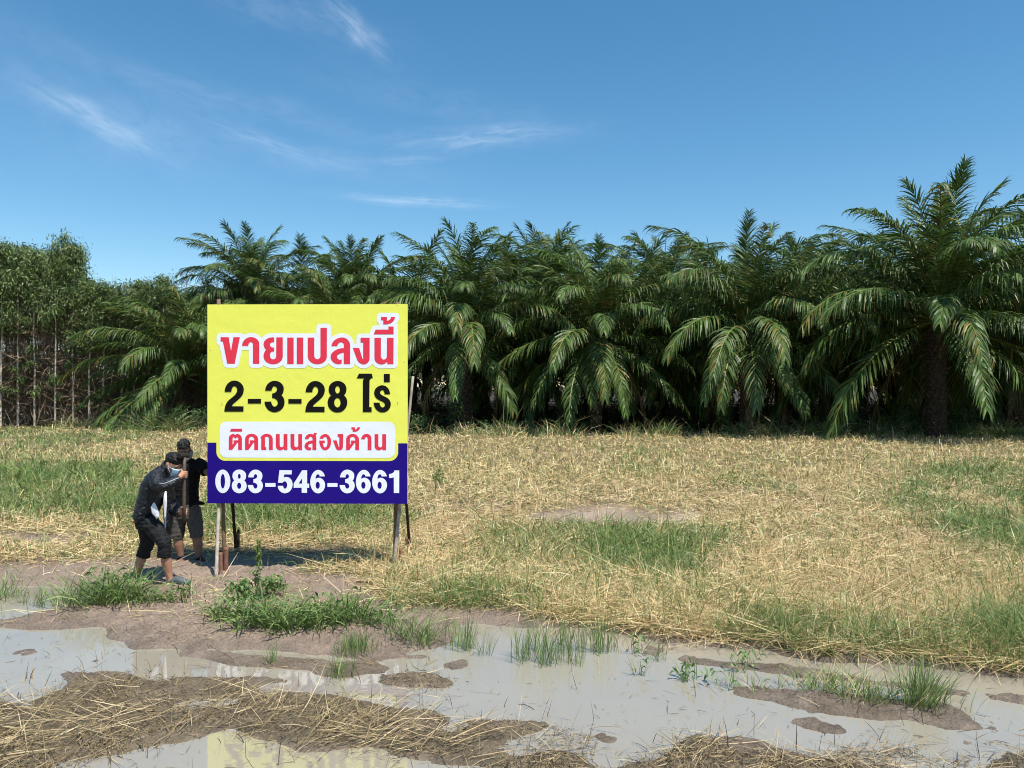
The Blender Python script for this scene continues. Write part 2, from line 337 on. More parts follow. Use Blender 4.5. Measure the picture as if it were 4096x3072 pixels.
OUTLINE = [(1522.0, 1251.9), (1517.0, 1253.8), (1512.9, 1257.0), (1509.7, 1262.0), (1508.5, 1267.0), (1508.4, 1282.0), (1509.0, 1286.0), (1510.2, 1289.0), (1512.0, 1291.9), (1517.5, 1297.0), (1517.8, 1301.0), (1517.0, 1301.8), (1501.0, 1302.1), (1497.0, 1303.4), (1492.9, 1306.0), (1489.0, 1311.0), (1479.0, 1334.4), (1442.0, 1334.5), (1437.0, 1335.6), (1433.0, 1338.0), (1429.0, 1342.4), (1426.8, 1348.0), (1426.5, 1371.0), (1427.0, 1375.1), (1418.0, 1375.1), (1417.1, 1371.0), (1414.0, 1362.0), (1407.1, 1351.0), (1401.0, 1344.7), (1393.0, 1339.1), (1381.0, 1334.4), (1370.0, 1333.0), (1356.0, 1334.6), (1344.0, 1338.5), (1335.0, 1343.2), (1325.6, 1350.0), (1325.0, 1349.0), (1325.0, 1311.0), (1324.4, 1307.0), (1322.2, 1302.0), (1319.0, 1298.5), (1314.0, 1295.6), (1309.0, 1294.6), (1280.0, 1294.8), (1275.0, 1296.3), (1271.1, 1299.0), (1267.8, 1303.0), (1265.8, 1309.0), (1265.6, 1334.0), (1265.0, 1335.2), (1262.0, 1334.1), (1258.0, 1333.5), (1230.0, 1333.6), (1222.0, 1335.7), (1218.0, 1333.9), (1214.0, 1333.3), (1187.0, 1333.3), (1181.0, 1334.5), (1175.0, 1333.3), (1149.0, 1333.3), (1145.0, 1333.8), (1141.0, 1335.3), (1136.0, 1333.2), (1132.0, 1332.5), (1105.0, 1332.4), (1101.0, 1332.9), (1097.0, 1332.4), (1087.0, 1332.5), (1077.0, 1333.5), (1066.0, 1336.8), (1057.0, 1341.5), (1049.9, 1347.0), (1046.0, 1351.5), (1045.0, 1351.8), (1040.2, 1346.0), (1032.0, 1339.4), (1023.0, 1334.9), (1012.0, 1331.9), (1002.0, 1331.1), (991.0, 1332.4), (980.0, 1336.2), (973.0, 1340.2), (970.6, 1337.0), (967.0, 1334.0), (964.0, 1332.6), (960.0, 1331.7), (931.0, 1331.6), (927.0, 1332.3), (922.0, 1334.2), (918.0, 1332.4), (913.0, 1331.6), (880.0, 1331.6), (875.0, 1332.4), (871.0, 1334.4), (868.0, 1336.9), (865.7, 1340.0), (864.4, 1343.0), (863.5, 1348.0), (863.7, 1368.0), (864.8, 1372.0), (867.3, 1376.0), (870.4, 1379.0), (875.7, 1382.0), (890.8, 1458.0), (891.8, 1461.0), (893.5, 1464.0), (896.0, 1466.8), (899.0, 1469.0), (905.0, 1471.0), (937.0, 1471.2), (941.0, 1470.8), (944.0, 1469.8), (947.0, 1468.1), (951.0, 1464.1), (953.4, 1459.0), (955.1, 1451.0), (965.0, 1400.9), (966.0, 1400.2), (993.0, 1400.2), (993.8, 1401.0), (993.9, 1455.0), (994.4, 1459.0), (996.6, 1464.0), (1000.0, 1467.9), (1004.0, 1470.3), (1009.0, 1471.6), (1037.0, 1471.7), (1041.0, 1471.0), (1045.0, 1469.3), (1048.0, 1467.1), (1050.5, 1464.0), (1053.0, 1459.4), (1059.0, 1464.0), (1067.0, 1468.2), (1078.7, 1472.0), (1092.0, 1473.4), (1103.0, 1472.5), (1116.0, 1468.8), (1125.0, 1464.3), (1132.0, 1458.9), (1134.2, 1464.0), (1137.0, 1467.7), (1141.0, 1470.7), (1146.0, 1472.4), (1175.0, 1472.7), (1181.0, 1471.5), (1187.0, 1472.7), (1214.0, 1472.7), (1219.0, 1471.7), (1224.0, 1468.9), (1228.0, 1464.2), (1230.0, 1458.7), (1237.0, 1464.0), (1247.0, 1469.1), (1258.0, 1472.3), (1271.0, 1473.4), (1282.0, 1472.3), (1294.0, 1468.7), (1304.0, 1463.3), (1311.0, 1457.8), (1315.0, 1453.2), (1317.1, 1456.0), (1323.1, 1462.0), (1332.0, 1468.0), (1342.0, 1471.8), (1352.0, 1473.3), (1360.0, 1473.1), (1369.0, 1471.4), (1375.0, 1472.9), (1402.0, 1472.9), (1406.0, 1472.2), (1411.0, 1469.9), (1414.9, 1466.0), (1417.1, 1462.0), (1417.9, 1459.0), (1418.3, 1455.0), (1419.0, 1454.2), (1422.0, 1458.2), (1426.8, 1463.0), (1433.0, 1467.5), (1441.0, 1471.5), (1450.0, 1473.8), (1456.0, 1474.3), (1464.0, 1473.5), (1473.9, 1470.0), (1482.0, 1464.5), (1490.0, 1455.4), (1493.7, 1460.0), (1501.0, 1466.3), (1508.0, 1470.2), (1518.0, 1473.4), (1527.0, 1474.3), (1532.0, 1474.1), (1538.0, 1473.1), (1543.0, 1471.6), (1546.8, 1473.0), (1550.0, 1473.4), (1576.0, 1473.4), (1581.0, 1472.3), (1585.0, 1470.1), (1588.2, 1467.0), (1590.5, 1463.0), (1591.7, 1458.0), (1592.5, 1352.0), (1592.1, 1348.0), (1591.2, 1345.0), (1592.5, 1338.0), (1592.5, 1306.0), (1591.2, 1300.0), (1588.0, 1295.0), (1592.0, 1289.6), (1596.4, 1280.0), (1598.4, 1270.0), (1597.9, 1264.0), (1596.0, 1259.6), (1593.0, 1256.0), (1589.0, 1253.3), (1584.0, 1251.8), (1564.0, 1251.6), (1557.0, 1253.6), (1554.0, 1252.3), (1550.0, 1251.6)]
# ------------------------------------------------------------------ the ground: puddles, mud, soil and field
WATER_Z = -0.05
S4 = .4973
def tr(ox, oy, s, pts): return [(ox+s*a, oy+s*b) for a, b in pts]
def c1(*p): return tr(0, 2250, S4, p)
def c2(*p): return tr(1000, 2250, S4, p)
def c3(*p): return tr(2000, 2250, S4, p)
def c4(*p): return tr(2996, 2250, S4, p)
def oval(c, cx, cy, rx, ry): return c(*[(cx+rx*math.cos(k*.5236)*(1+.15*math.sin(3*k)), cy+ry*math.sin(k*.5236)) for k in range(12)])
WATERS = [
 c1((-900,170),(200,185),(480,190),(700,200),(880,235),(700,300),(560,370),(480,400),(300,410),(180,425),(100,455),(-900,470)),
 c1((-900,510),(-100,520),(200,535),(400,540),(700,530),(870,500),(890,560),(880,620),(1050,640),(1100,700),(1330,680),(1700,670),(1900,690),(2212,700))
 + c2((250,700),(600,740),(650,730),(1050,680),(1150,690),(1400,705),(1560,660),(1650,600),(1640,500),(1850,490),(2100,512))
 + c3((300,520),(600,525),(900,562),(1200,602),(1500,640),(1900,685))
 + c4((200,700),(500,760),(900,792),(1300,822),(1700,872),(2000,900),(2300,922),(3400,980),(3400,1600),(2600,1560),(2212,1560),(1900,1590),(1500,1560),(900,1500),(600,1535),(300,1545))
 + c3((2100,1425),(1780,1420),(1700,1405),(1550,1400),(1400,1480),(1250,1600),(1000,1640),(950,1720),(700,1720),(700,1530),(850,1490),(1000,1450),(750,1330),(600,1300),(300,1270),(0,1300))
 + c2((2000,1280),(1600,1250),(1500,1200),(1100,1180),(900,1120),(800,1100),(500,1060),(400,1050),(200,1060),(0,1050))
 + c1((2050,1040),(2000,980),(1800,920),(1400,930),(1200,910),(900,910),(700,890),(420,900),(580,930),(560,960),(350,1020),(250,1060),(60,1100),(-100,1110),(-900,1130)),
 c1((150,1110),(640,1130),(640,1160),(300,1200),(100,1190)),
 c1((300,1900),(550,1640),(900,1560),(1200,1500),(1500,1460),(1650,1420),(1750,1330),(1900,1320),(2050,1440))
 + c2((250,1440),(300,1500),(600,1510),(900,1500),(1000,1540),(1250,1580),(1600,1625),(2000,1660),(2100,1900)),
]
ISLES = [
 c1((1390,740),(1450,705),(1650,718),(1800,718),(1900,750),(2150,765)) + c2((150,768),(500,788),(640,800),(780,790),(1000,818),(1190,856),(1150,882),(1000,882),(700,922),(650,930),(500,852),(200,842),(0,838)) + c1((1900,832),(1700,792),(1560,770)),
 c2((640,720),(800,762),(1050,764),(1250,772),(1500,790),(1590,776),(1450,750),(1330,745),(1250,750),(1140,700),(1000,680),(700,690)),
 c2((1000,940),(1100,915),(1450,880),(1600,950),(1700,990),(1600,1022),(1300,1012),(1050,992)),
 oval(c2,1725,787,65,17), oval(c2,1920,808,50,7), oval(c1,180,680,62,13), oval(c1,240,716,110,20), oval(c1,525,692,46,10), oval(c1,730,790,140,24), oval(c1,520,870,60,16), oval(c1,800,607,62,10), oval(c1,500,803,46,8), oval(c1,80,745,120,10), oval(c1,960,900,90,16), oval(c1,540,380,60,12),
 c2((-100,905),(0,910),(200,935),(370,960),(300,977),(0,952),(-80,940)),
 oval(c3,900,720,90,13), c3((1070,740),(1200,742),(1360,758),(1300,777),(1100,757)),
 c3((1390,780),(1450,748),(1700,778),(1900,812),(2000,825)) + c4((100,815),(250,828),(500,858),(700,888),(900,938),(1200,966),(1500,985),(1560,1018),(1700,1008),(1850,1050),(1800,1072),(1500,1052),(1200,1012),(900,968),(600,932),(300,892),(0,872)) + c3((1700,832),(1500,817)),
 c3((1850,1010),(2000,998)) + c4((200,1018),(500,1035),(800,1075),(1050,1088),(1200,1115),(1500,1098),(1700,1170),(1830,1280),(1900,1330),(1750,1352),(1560,1342),(1400,1300),(1300,1262),(1150,1272),(1050,1276),(900,1242),(850,1212),(780,1232),(500,1192),(330,1176),(200,1130),(100,1092),(0,1106)) + c3((1900,1066)),
 c4((200,1290),(400,1262),(480,1245),(700,1300),(800,1330),(960,1350),(850,1377),(600,1357),(350,1322)), c4((280,1245),(560,1243),(400,1267)), oval(c4,150,1220,100,16),
 c4((1070,1375),(1150,1345),(1280,1358),(1350,1380),(1560,1388),(1450,1422),(1200,1417)),
 c4((1550,1460),(1650,1402),(1790,1418),(1805,1460),(1700,1482)), c4((1750,1500),(1900,1438),(2020,1448),(2250,1500),(2250,1562),(1950,1532)),
 oval(c4,2000,1060,90,42), oval(c4,2190,1090,60,42), oval(c4,2050,1360,100,40), oval(c4,590,790,70,18), oval(c4,780,815,60,8),
 oval(c3,185,1010,56,11), oval(c3,370,1033,62,11), oval(c3,1950,1203,66,14), oval(c3,2140,1225,82,18), oval(c3,820,1190,82,14),
]
def to_px(x, y, z=0.0):
    return 2048+x/y*FPX, HORIZ+(CAM_H-z)*FPX/y
def from_px(u, v, z=0.0):
    d = (CAM_H-z)*FPX/(np.asarray(v, float)-HORIZ)
    return (np.asarray(u, float)-2048)/FPX*d, d
def at(u, v, d):
    """a photo pixel at depth d -> world point"""
    return Vector(((u-2048)/FPX*d, d, CAM_H+(HORIZ-v)/FPX*d))
# soft masks for vegetation, drawn on the ground plane
MU0, MV0, MS = -900.0, 1600.0, 8.0
mu = np.arange(MU0, 5000, MS); mv = np.arange(MV0, 3300, MS)
MUU, MVV = np.meshgrid(mu, mv)
def soft(polys, r):
    a = np.zeros(MUU.shape, np.float32)
    for val, p in polys: a = np.maximum(a, val*inpoly(MUU, MVV, p))
    return blur(a, r)
def samp(mask, u, v): return bil(mask, (np.asarray(u)-MU0)/MS, (np.asarray(v)-MV0)/MS)
def f5(*p): return tr(0, 1650, .9259, p)
def f6(*p): return tr(2048, 1650, .9259, p)
MAT = soft([   # drowned straw mats close to the road
 (1.0, c1((-900,1180),(60,1110),(250,1060),(580,940),(900,920),(1400,935),(1800,930),(2000,990),(2150,1045)) + c2((200,1065),(400,1060),(650,1080),(900,1150),(1500,1230),(2212,1310)) + c3((300,1285),(700,1390),(850,1500),(700,1640),(600,1800)) + c2((2000,1700),(1600,1625),(1000,1540),(600,1505),(0,1440)) + c1((1750,1340),(1500,1460),(900,1560),(500,1640),(300,1900),(-900,1900))),
 (1.0, c3((900,1800),(960,1640),(1250,1560),(1580,1470),(1760,1440),(1850,1560),(2000,1580)) + c4((300,1560),(600,1545),(900,1500),(1300,1480),(1450,1560),(1800,1595),(2212,1565),(3400,1560),(3400,1900))),
 (.7, c2((1000,940),(1100,905),(1450,870),(1600,950),(1700,990),(1600,1022),(1300,1012),(1050,992))), (.5, c2((640,800),(800,790),(1190,856),(700,925))),
 (.35, c2((700,1080),(1300,1080),(1500,1200),(1100,1180))), (.6, c4((1850,1440),(2212,1440),(2600,1440),(2600,1580),(1900,1560))),
], 1)

# water mask on a 2 cm grid
GX0, GX1, GY0, GY1, GS = -10.0, 10.0, 3.2, 13.2, 0.02
gx = np.arange(GX0, GX1, GS); gy = np.arange(GY0, GY1, GS)
GXX, GYY = np.meshgrid(gx, gy)
pu, pv = to_px(GXX, GYY, WATER_Z)
jit = (fbm(GXX*3, GYY*3, 3)-.5)
jf = fbm(GXX*11, GYY*11, 13, 3)-.5
pu2 = pu + jit*70+jf*60; pv2 = pv + (fbm(GXX*2.2, GYY*4.5, 8)-.5)*26*(1+.0*jf)*(np.clip(pv-2300, 60, 800)/400)
Wm = np.zeros(GXX.shape, bool)
for p in WATERS: Wm |= inpoly(pu2, pv2, p)
for p in ISLES: Wm &= ~inpoly(pu2, pv2, p)
bars = (fbm(GXX*.8, GYY*3.4, 151, 4) > .655) & (GYY > 5.7) & (GYY < 8.4) & (GXX > -.6)
Wm &= ~bars
MATg = bil(MAT, (pu-MU0)/MS, (pv-MV0)/MS)
Wm |= (MATg > .3) & (fbm(GXX*2.1, GYY*4.2, 141, 4) < .375) & (GYY > 4.0)
Wm = Wm.astype(np.float32)
L1 = 1-blur(Wm, 4); L2 = 1-blur(Wm, 18)
lump = fbm(GXX*5, GYY*5, 21)-.5; fine = fbm(GXX*16, GYY*16, 31, 3)-.5
Zg = WATER_Z + np.clip((L1-.5)*.11+.004, -.06, .012)+.012*np.clip(L2*1.6-.6, 0, 1) + .040*np.clip(L2, 0, 1)**2*L1*(1-.8*MATg) + (lump*.030+fine*.040+(fbm(GXX*28, GYY*28, 63, 2)-.5)*.026+np.clip(fbm(GXX*34, GYY*34, 61, 2)-.56, 0, 1)*.11*(fbm(GXX*1.7, GYY*1.7, 62, 2) > .42))*np.clip(L1*1.3, 0, 1)
Zg = np.where(L1 < .25, np.minimum(Zg, WATER_Z-.012), Zg)
def field_z(x, y):
    return .05*(fbm(x*.35, y*.35, 5, 3)-.5) + .03*(fbm(x*1.7, y*1.7, 6, 3)-.5)*np.clip((16-y)/4+1, .3, 1) + .012
def ground_z(x, y):
    x = np.asarray(x, float); y = np.asarray(y, float)
    fx, fy = (x-GX0)/GS, (y-GY0)/GS
    e = np.clip(np.minimum(np.minimum(x-GX0, GX1-x), np.minimum(GY1-y, (y-GY0)*3+.5)), 0, .8)/.8
    return bil(Zg, fx, fy)*e + field_z(x, y)*(1-e)
def water_at(x, y):
    fx, fy = (np.asarray(x)-GX0)/GS, (np.asarray(y)-GY0)/GS
    ins = (np.asarray(x) > GX0) & (np.asarray(x) < GX1) & (np.asarray(y) < GY1)
    return bil(1-L1, fx, fy)*ins
GREEN = soft([
 (.95, f5((-900,235),(150,235),(300,255),(430,235),(560,285),(610,330),(590,420),(450,445),(200,410),(0,400),(-900,410))),
 (.35, f5((-900,400),(0,395),(450,440),(600,420),(600,470),(300,470),(-900,440))),
 (.85, f5((850,395),(1100,395),(1700,395),(1860,425),(1920,480),(1700,535),(1400,562),(1200,552),(1000,545),(880,480))),
 (.98, f5((1000,420),(1600,430),(1560,520),(1350,540),(1150,530))),
 (.55, f6((-200,460),(0,455),(200,480),(400,510),(600,550),(850,560),(980,600),(850,640),(500,660),(250,655),(100,610),(-200,600))),
 (.78, f6((280,605),(600,590),(850,565),(970,600),(820,645),(450,655))),
 (.36, f6((1150,300),(2212,250),(3000,250),(3000,390),(2212,380),(1800,370),(1400,360),(850,372),(900,340))),
 (.80, f6((1640,320),(1830,290),(1850,350),(1700,365))), (.7, f6((2050,370),(2400,350),(2400,400),(2080,400))),
 (.36, f6((1900,470),(2212,490),(3000,500),(3000,730),(1950,700),(1700,600))),
 (.65, f5((-900,40),(0,60),(500,45),(880,75),(700,122),(150,120),(0,128),(-900,140))),
 (.35, f6((250,130),(450,110),(700,120),(520,150),(300,160))), (.45, f5((1860,125),(1980,120),(1985,150),(1870,152))),
 (.40, f6((390,270),(560,265),(570,290),(400,295))),
 (.60, c4((150,520),(500,480),(1000,520),(1500,560),(2212,520),(3600,560),(3600,960),(2300,905),(1700,862),(900,782),(200,692),(-200,640),(-150,560))),
 (.45, c2((1100,250),(1500,240),(1900,300),(2212,340),(2212,400),(1500,400),(1150,380))),
 (.30, c3((0,330),(400,330),(300,460),(0,440))),
], 6)
BARE = soft([
 (.95, f6((30,440),(380,405),(600,420),(830,428),(830,485),(620,500),(450,505),(60,490))), (.6, f6((380,380),(450,375),(560,400),(420,415))),
 (.95, f5((-900,515),(0,520),(400,540),(470,570),(200,585),(0,572),(-900,570))),
 (.86, f5((-900,655),(0,650),(450,622),(930,600),(1450,590),(1560,640),(1120,700),(1000,770),(-900,790))),
 (.6, f6((1230,425),(1450,430),(1450,470),(1240,465))), (.5, f6((1050,520),(1380,540),(1400,580),(1100,560))), (.4, f6((1650,500),(2212,520),(2212,570),(1700,560))),
 (.55, f5((-900,118),(500,122),(460,140),(-900,138))), (.6, f5((1770,395),(2100,380),(2212,400),(2212,440),(1800,440))),
 (1.0, c1((-900,100),(450,30),(1000,10),(1700,30),(2011,40),(2011,720),(-900,720))),
 (1.0, c2((-100,60),(300,70),(850,110),(1000,220),(1150,350),(1600,370),(2212,385),(2212,520),(1500,740),(-100,740))),
 (1.0, c3((0,360),(280,440),(600,500),(900,540),(1500,600),(2000,660),(2000,760),(0,560))),
], 2)
HEAP = soft([(1.0, c2((520,1330),(900,1300),(1250,1285),(1650,1330),(1760,1400),(1500,1480),(1100,1560),(800,1500),(500,1450))), (.8, c1((-900,1200),(0,1190),(300,1230),(700,1330),(900,1440),(600,1560),(200,1640),(-900,1700))), (.7, c1((1400,1050),(1900,1040),(2212,1120),(2212,1250),(1800,1200),(1450,1150))), (.9, c3((1280,1580),(1560,1470),(1790,1450),(1850,1600),(1500,1700))), (.6, c4((100,1590),(900,1560),(1300,1540),(1350,1640),(0,1680))), (.5, c2((0,1080),(500,1150),(900,1250),(600,1330),(0,1250))), (.6, c4((1900,1560),(2300,1500),(2400,1700),(1900,1680)))], 4)
def axis(lo, hi, fine0, fine1, step, grow=1.12, cap=400):
    mid = list(np.arange(fine0, fine1+1e-6, step))
    s, v = step, fine1; up = []
    while v < hi: s = min(s*grow, cap); v += s; up.append(v)
    s, v = step, fine0; dn = []
    while v > lo: s = min(s*grow, cap); v -= s; dn.append(v)
    return np.array(dn[::-1]+mid+up)
ys1 = np.arange(3.4, 12.4, .022); ys2 = np.arange(12.4, 46, .16)
ysn = axis(-40, 1, 0, 1, .5)[:-3] if False else np.array([-60, -30, -15, -6, -2, 0, 1, 2, 2.6, 3.0, 3.2])
s, v, far = .3, 46.0, []
while v < 3500: far.append(v); v += s; s *= 1.18
ys = np.concatenate([ysn, ys1, ys2, np.array(far)])
xs = axis(-3500, 3500, -8.0, 8.0, .022, 1.09, 500)
XX, YY = np.meshgrid(xs, ys)
ZZ = ground_z(XX, YY)
ZZ = np.where(YY > 46, ZZ*np.clip((120-YY)/74, 0, 1), ZZ)
ysafe = np.maximum(YY, 3.0)
u_, v_ = to_px(XX, ysafe, 0.0)
uw, vw = to_px(XX, ysafe, WATER_Z)
near = (YY > 3.0) & (YY < 44) & (np.abs(XX) < YY*1.0)
bare = np.clip(samp(BARE, u_, v_), 0, 1)*near; green = samp(GREEN, u_, v_)*near; matm = samp(MAT, uw, vw)*near
wet = np.clip(1.28-1.15*bil(L2, (XX-GX0)/GS, (YY-GY0)/GS)**1.5+1.1*(fbm(XX*2.3, YY*3.1, 66)-.5)+.5*(fbm(XX*9, YY*9, 67)-.5), 0, 1)*(YY < 13)*near
nz1 = fbm(XX*1.3, YY*1.3, 41); nz2 = fbm(XX*7, YY*7, 51)
def L(*c): return np.array(c)[None, None, :]
thatch = L(.25, .185, .10)*(1-.45*nz2[..., None])*np.clip((YY[..., None]-5)/14, .5, 1); soil = L(.37, .28, .215)*(.62+.7*nz1[..., None]); mud = L(.215, .155, .115)*(.75+.5*nz2[..., None]); darkmud = L(.150, .118, .092)*(.45+1.1*nz2[..., None]); greenb = L(.10, .11, .04)
mz = np.clip((12.6-YY)/1.5, 0, 1)[..., None]
b3 = bare[..., None]
C = thatch*(1-b3) + b3*(soil*(1-mz)+(.55*soil+.45*mud)*mz)
C = C*(1-.6*green[..., None]*(1-b3)) + greenb*.6*green[..., None]*(1-b3)
C = C*(1-wet[..., None]*.88) + darkmud*.88*wet[..., None]*1.3
C = C*(1-.8*matm[..., None]) + L(.155, .122, .075)*(.5+1.0*nz2[..., None])*.8*matm[..., None]
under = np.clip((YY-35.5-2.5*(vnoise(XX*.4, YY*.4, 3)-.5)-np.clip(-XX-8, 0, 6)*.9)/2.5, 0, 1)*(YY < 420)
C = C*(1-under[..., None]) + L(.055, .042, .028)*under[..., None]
nr, nc = XX.shape
idx = np.arange(nr*nc).reshape(nr, nc)
F = np.stack([idx[:-1, :-1], idx[:-1, 1:], idx[1:, 1:], idx[1:, :-1]], -1).reshape(-1, 4)
def ground_mat():
    m = pmat('field_soil', rough=.9, spec=.25, attr=True, bump=(38, .9, .035))
    t = NT(m.node_tree); b = m.node_tree.nodes['Principled BSDF']
    # fine grit: brightness varies at the scale of crumbs of soil
    tc = t.n('ShaderNodeTexCoord'); nz = t.n('ShaderNodeTexNoise', i_Scale=45.0, i_Detail=6.0, i_Roughness=.7); t.l(tc.outputs['Object'], nz.inputs['Vector'])
    mr = t.n('ShaderNodeMapRange'); mr.inputs[1].default_value = .3; mr.inputs[2].default_value = .7; mr.inputs[3].default_value = .62; mr.inputs[4].default_value = 1.25; t.l(nz.outputs[0], mr.inputs[0])
    a = [n for n in m.node_tree.nodes if n.type == 'ATTRIBUTE'][0]
    cmb = t.n('ShaderNodeCombineColor'); [t.l(mr.outputs[0], cmb.inputs[k]) for k in range(3)]
    t.l(t.mix(1.0, a.outputs['Color'], cmb.outputs[0], 'MULTIPLY'), b.inputs['Base Color'])
    at2 = t.n('ShaderNodeAttribute', attribute_name='wet'); r = t.n('ShaderNodeMapRange'); r.inputs[3].default_value = .92; r.inputs[4].default_value = .42; t.l(at2.outputs['Fac'], r.inputs[0]); t.l(r.outputs[0], b.inputs['Roughness'])
    return m
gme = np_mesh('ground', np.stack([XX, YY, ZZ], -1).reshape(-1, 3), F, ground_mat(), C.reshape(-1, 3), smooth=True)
wa = gme.attributes.new('wet', 'FLOAT', 'POINT'); wa.data.foreach_set('value', wet.astype(np.float32).ravel())
tag(obj('ground', gme), 'flat mown field of pinkish soil and mud', 'ground', kind='structure')

def water_mat():
    m = bpy.data.materials.new('muddy_water'); m.use_nodes = True
    t = NT(m.node_tree); b = m.node_tree.nodes['Principled BSDF']
    b.inputs['Roughness'].default_value = .025; b.inputs['IOR'].default_value = 2.25; b.inputs['Specular IOR Level'].default_value = .5
    tc = t.n('ShaderNodeTexCoord'); nz = t.n('ShaderNodeTexNoise', i_Scale=.8, i_Detail=5.0); t.l(tc.outputs['Object'], nz.inputs['Vector'])
    t.l(t.mix(nz.outputs[0], (.27, .24, .185), (.34, .305, .235)), b.inputs['Base Color'])
    mp = t.n('ShaderNodeMapping'); mp.inputs['Scale'].default_value = (3, 9, 1); t.l(tc.outputs['Object'], mp.inputs[0])
    n2 = t.n('ShaderNodeTexNoise', i_Scale=1.6, i_Detail=3.0); t.l(mp.outputs[0], n2.inputs['Vector'])
    bp = t.n('ShaderNodeBump', i_Strength=.06, i_Distance=.006); t.l(n2.outputs[0], bp.inputs['Height']); t.l(bp.outputs[0], b.inputs['Normal'])
    return m
wv = np.array([(-14, 1.5, WATER_Z), (14, 1.5, WATER_Z), (14, 12.6, WATER_Z), (-14, 12.6, WATER_Z)])
tag(obj('puddle_water', np_mesh('puddle_water', wv, np.array([[0, 1, 2, 3]]), water_mat())), 'shallow turbid grey puddle water mirroring sky and sign', 'water', kind='structure')

# ------------------------------------------------------------------ blades of grass and straw
def ribbons(P, Wd):
    """P,Wd: (N,K,3) centre line and half-width vectors -> verts, quads"""
    N, K, _ = P.shape
    V = np.empty((N, K, 2, 3), np.float32); V[:, :, 0] = P-Wd; V[:, :, 1] = P+Wd
    b = (np.arange(N)*K*2)[:, None]+(np.arange(K-1)*2)[None]
    Q = np.stack([b, b+1, b+3, b+2], -1).reshape(-1, 4)
    return V.reshape(-1, 3), Q
def blades(x, y, z, length, az, el, bend, w, K=3):
    """arched flat blades; el = angle above ground at the foot, bend = fall in radians along the blade"""
    N = len(x); P = np.empty((N, K, 3)); P[:, 0] = np.stack([x, y, z], -1)
    seg = length/(K-1)
    for k in range(1, K):
        e = el-bend*(k-.5)/(K-1)
        P[:, k] = P[:, k-1] + np.stack([np.cos(e)*np.cos(az), np.cos(e)*np.sin(az), np.sin(e)], -1)*seg[:, None]
    roll = rng.uniform(-1.2, 1.2, N)
    side = np.stack([-np.sin(az)*np.cos(roll), np.cos(az)*np.cos(roll), np.sin(roll)], -1)
    prof = np.array([.8, 1., .18]) if K == 3 else np.array([.7, 1., .8, .12])
    W = side[:, None, :]*(w[:, None]*prof[None])[:, :, None]*.5
    return ribbons(P, W)
def tint(base, n, var=.25, hue=.08):
    b = np.asarray(base)[None]*(1+rng.normal(0, var, (n, 1)))*(1+rng.normal(0, hue, (n, 3)))
    return np.clip(b, .004, .9)
STRAW = [(.72, .535, .285), (.59, .425, .21), (.80, .645, .38), (.43, .30, .155), (.60, .49, .23)]
GREENS = [(.13, .21, .05), (.085, .16, .04), (.18, .25, .065), (.26, .29, .09)]
def choose(pal, n):
    k = rng.integers(0, len(pal), n); return np.array(pal)[k]*(1+rng.normal(0, .16, (n, 1)))
def scatter(n, v0, v1, power=1.0, u0=-420, u1=4520, z=0):
    u = rng.uniform(u0, u1, n); v = v0+(v1-v0)*rng.uniform(0, 1, n)**power
    x, y = from_px(u, v, z); return u, v, x, y
def field():
    n = 500000
    u, v, x, y = scatter(n, 1712, 2740)
    edge = 36.0+np.clip(-x-8, 0, 7)*1.0+1.2*(vnoise(x*.8, y*0, 3)-.5)*2
    bare = samp(BARE, u, v); bn = np.clip(bare*1.15+.5*(fbm(x*1.2, y*1.2, 71)-.5)*(bare > .05), 0, 1)
    g = samp(GREEN, u, v)
    patch = fbm(x*.55, y*.35, 77, 3); thin = fbm(x*.9, y*.6, 78, 3)
    keep = (rng.random(n) > bn*.97) & (water_at(x, y) < .35) & (y < edge) & (rng.random(n) < .45+1.1*thin) & (v < np.interp(u, [-900, 1500, 2100, 2750, 3095, 3443, 3841, 4140, 5000], [2430, 2500, 2500, 2560, 2600, 2645, 2685, 2710, 2780])+8)
    u, v, x, y, g, patch, bn = [a[keep] for a in (u, v, x, y, g, patch, bn)]
    n = len(x)
    gprob = np.clip(g*.95+(patch-.5)*1.5*np.clip(g*6, 0, 1)+.16+.35*np.clip(patch-.5, 0, 1)*2, .05, .88)
    isg = rng.random(n) < gprob
    z = ground_z(x, y)
    lod = np.clip(y*.00062, .0045, .03)
    out = []
    # dry
    k = ~isg; nk = k.sum()
    farf = np.clip((y[k]-13)/10, 0, 1)
    up = rng.random(nk) < .22+.45*farf
    el = np.where(up, rng.uniform(.7, 1.5, nk), rng.uniform(-.02, .42, nk)); ln = rng.gamma(4, .062, nk)*(1-.15*farf)
    ln = np.where(up, ln*.62, ln*1.12)
    zz = z[k]+rng.uniform(0, .07, nk)*(1-bn[k])
    V, Q = blades(x[k], y[k], zz, ln, rng.uniform(0, 6.283, nk), el, rng.uniform(-.1, .7, nk), lod[k]*rng.uniform(.7, 1.3, nk))
    C = choose(STRAW, nk)*(1+.25*(patch[k][:, None]-.5)); C = np.where((farf[:, None] > .5), C*.95+np.array([.03, .03, .0]), C)
    tag(obj('dry_grass', np_mesh('dry_grass', V, Q, M['straw'], np.repeat(C, 6, 0))), 'yellowed mown grass covering the field', 'dry grass', kind='stuff')
    k = isg; nk = k.sum()
    el = rng.uniform(.55, 1.5, nk); ln = rng.gamma(5, .052, nk)*(.75+.5*np.clip(g[k], 0, 1))
    V, Q = blades(x[k], y[k], z[k], ln, rng.uniform(0, 6.283, nk), el, rng.uniform(.2, 1.5, nk), lod[k]*rng.uniform(.9, 1.7, nk))
    C = choose(GREENS, nk)
    tag(obj('green_grass', np_mesh('green_grass', V, Q, M['grass'], np.repeat(C, 6, 0))), 'green grass growing in patches through the dry field', 'grass', kind='stuff')
field()
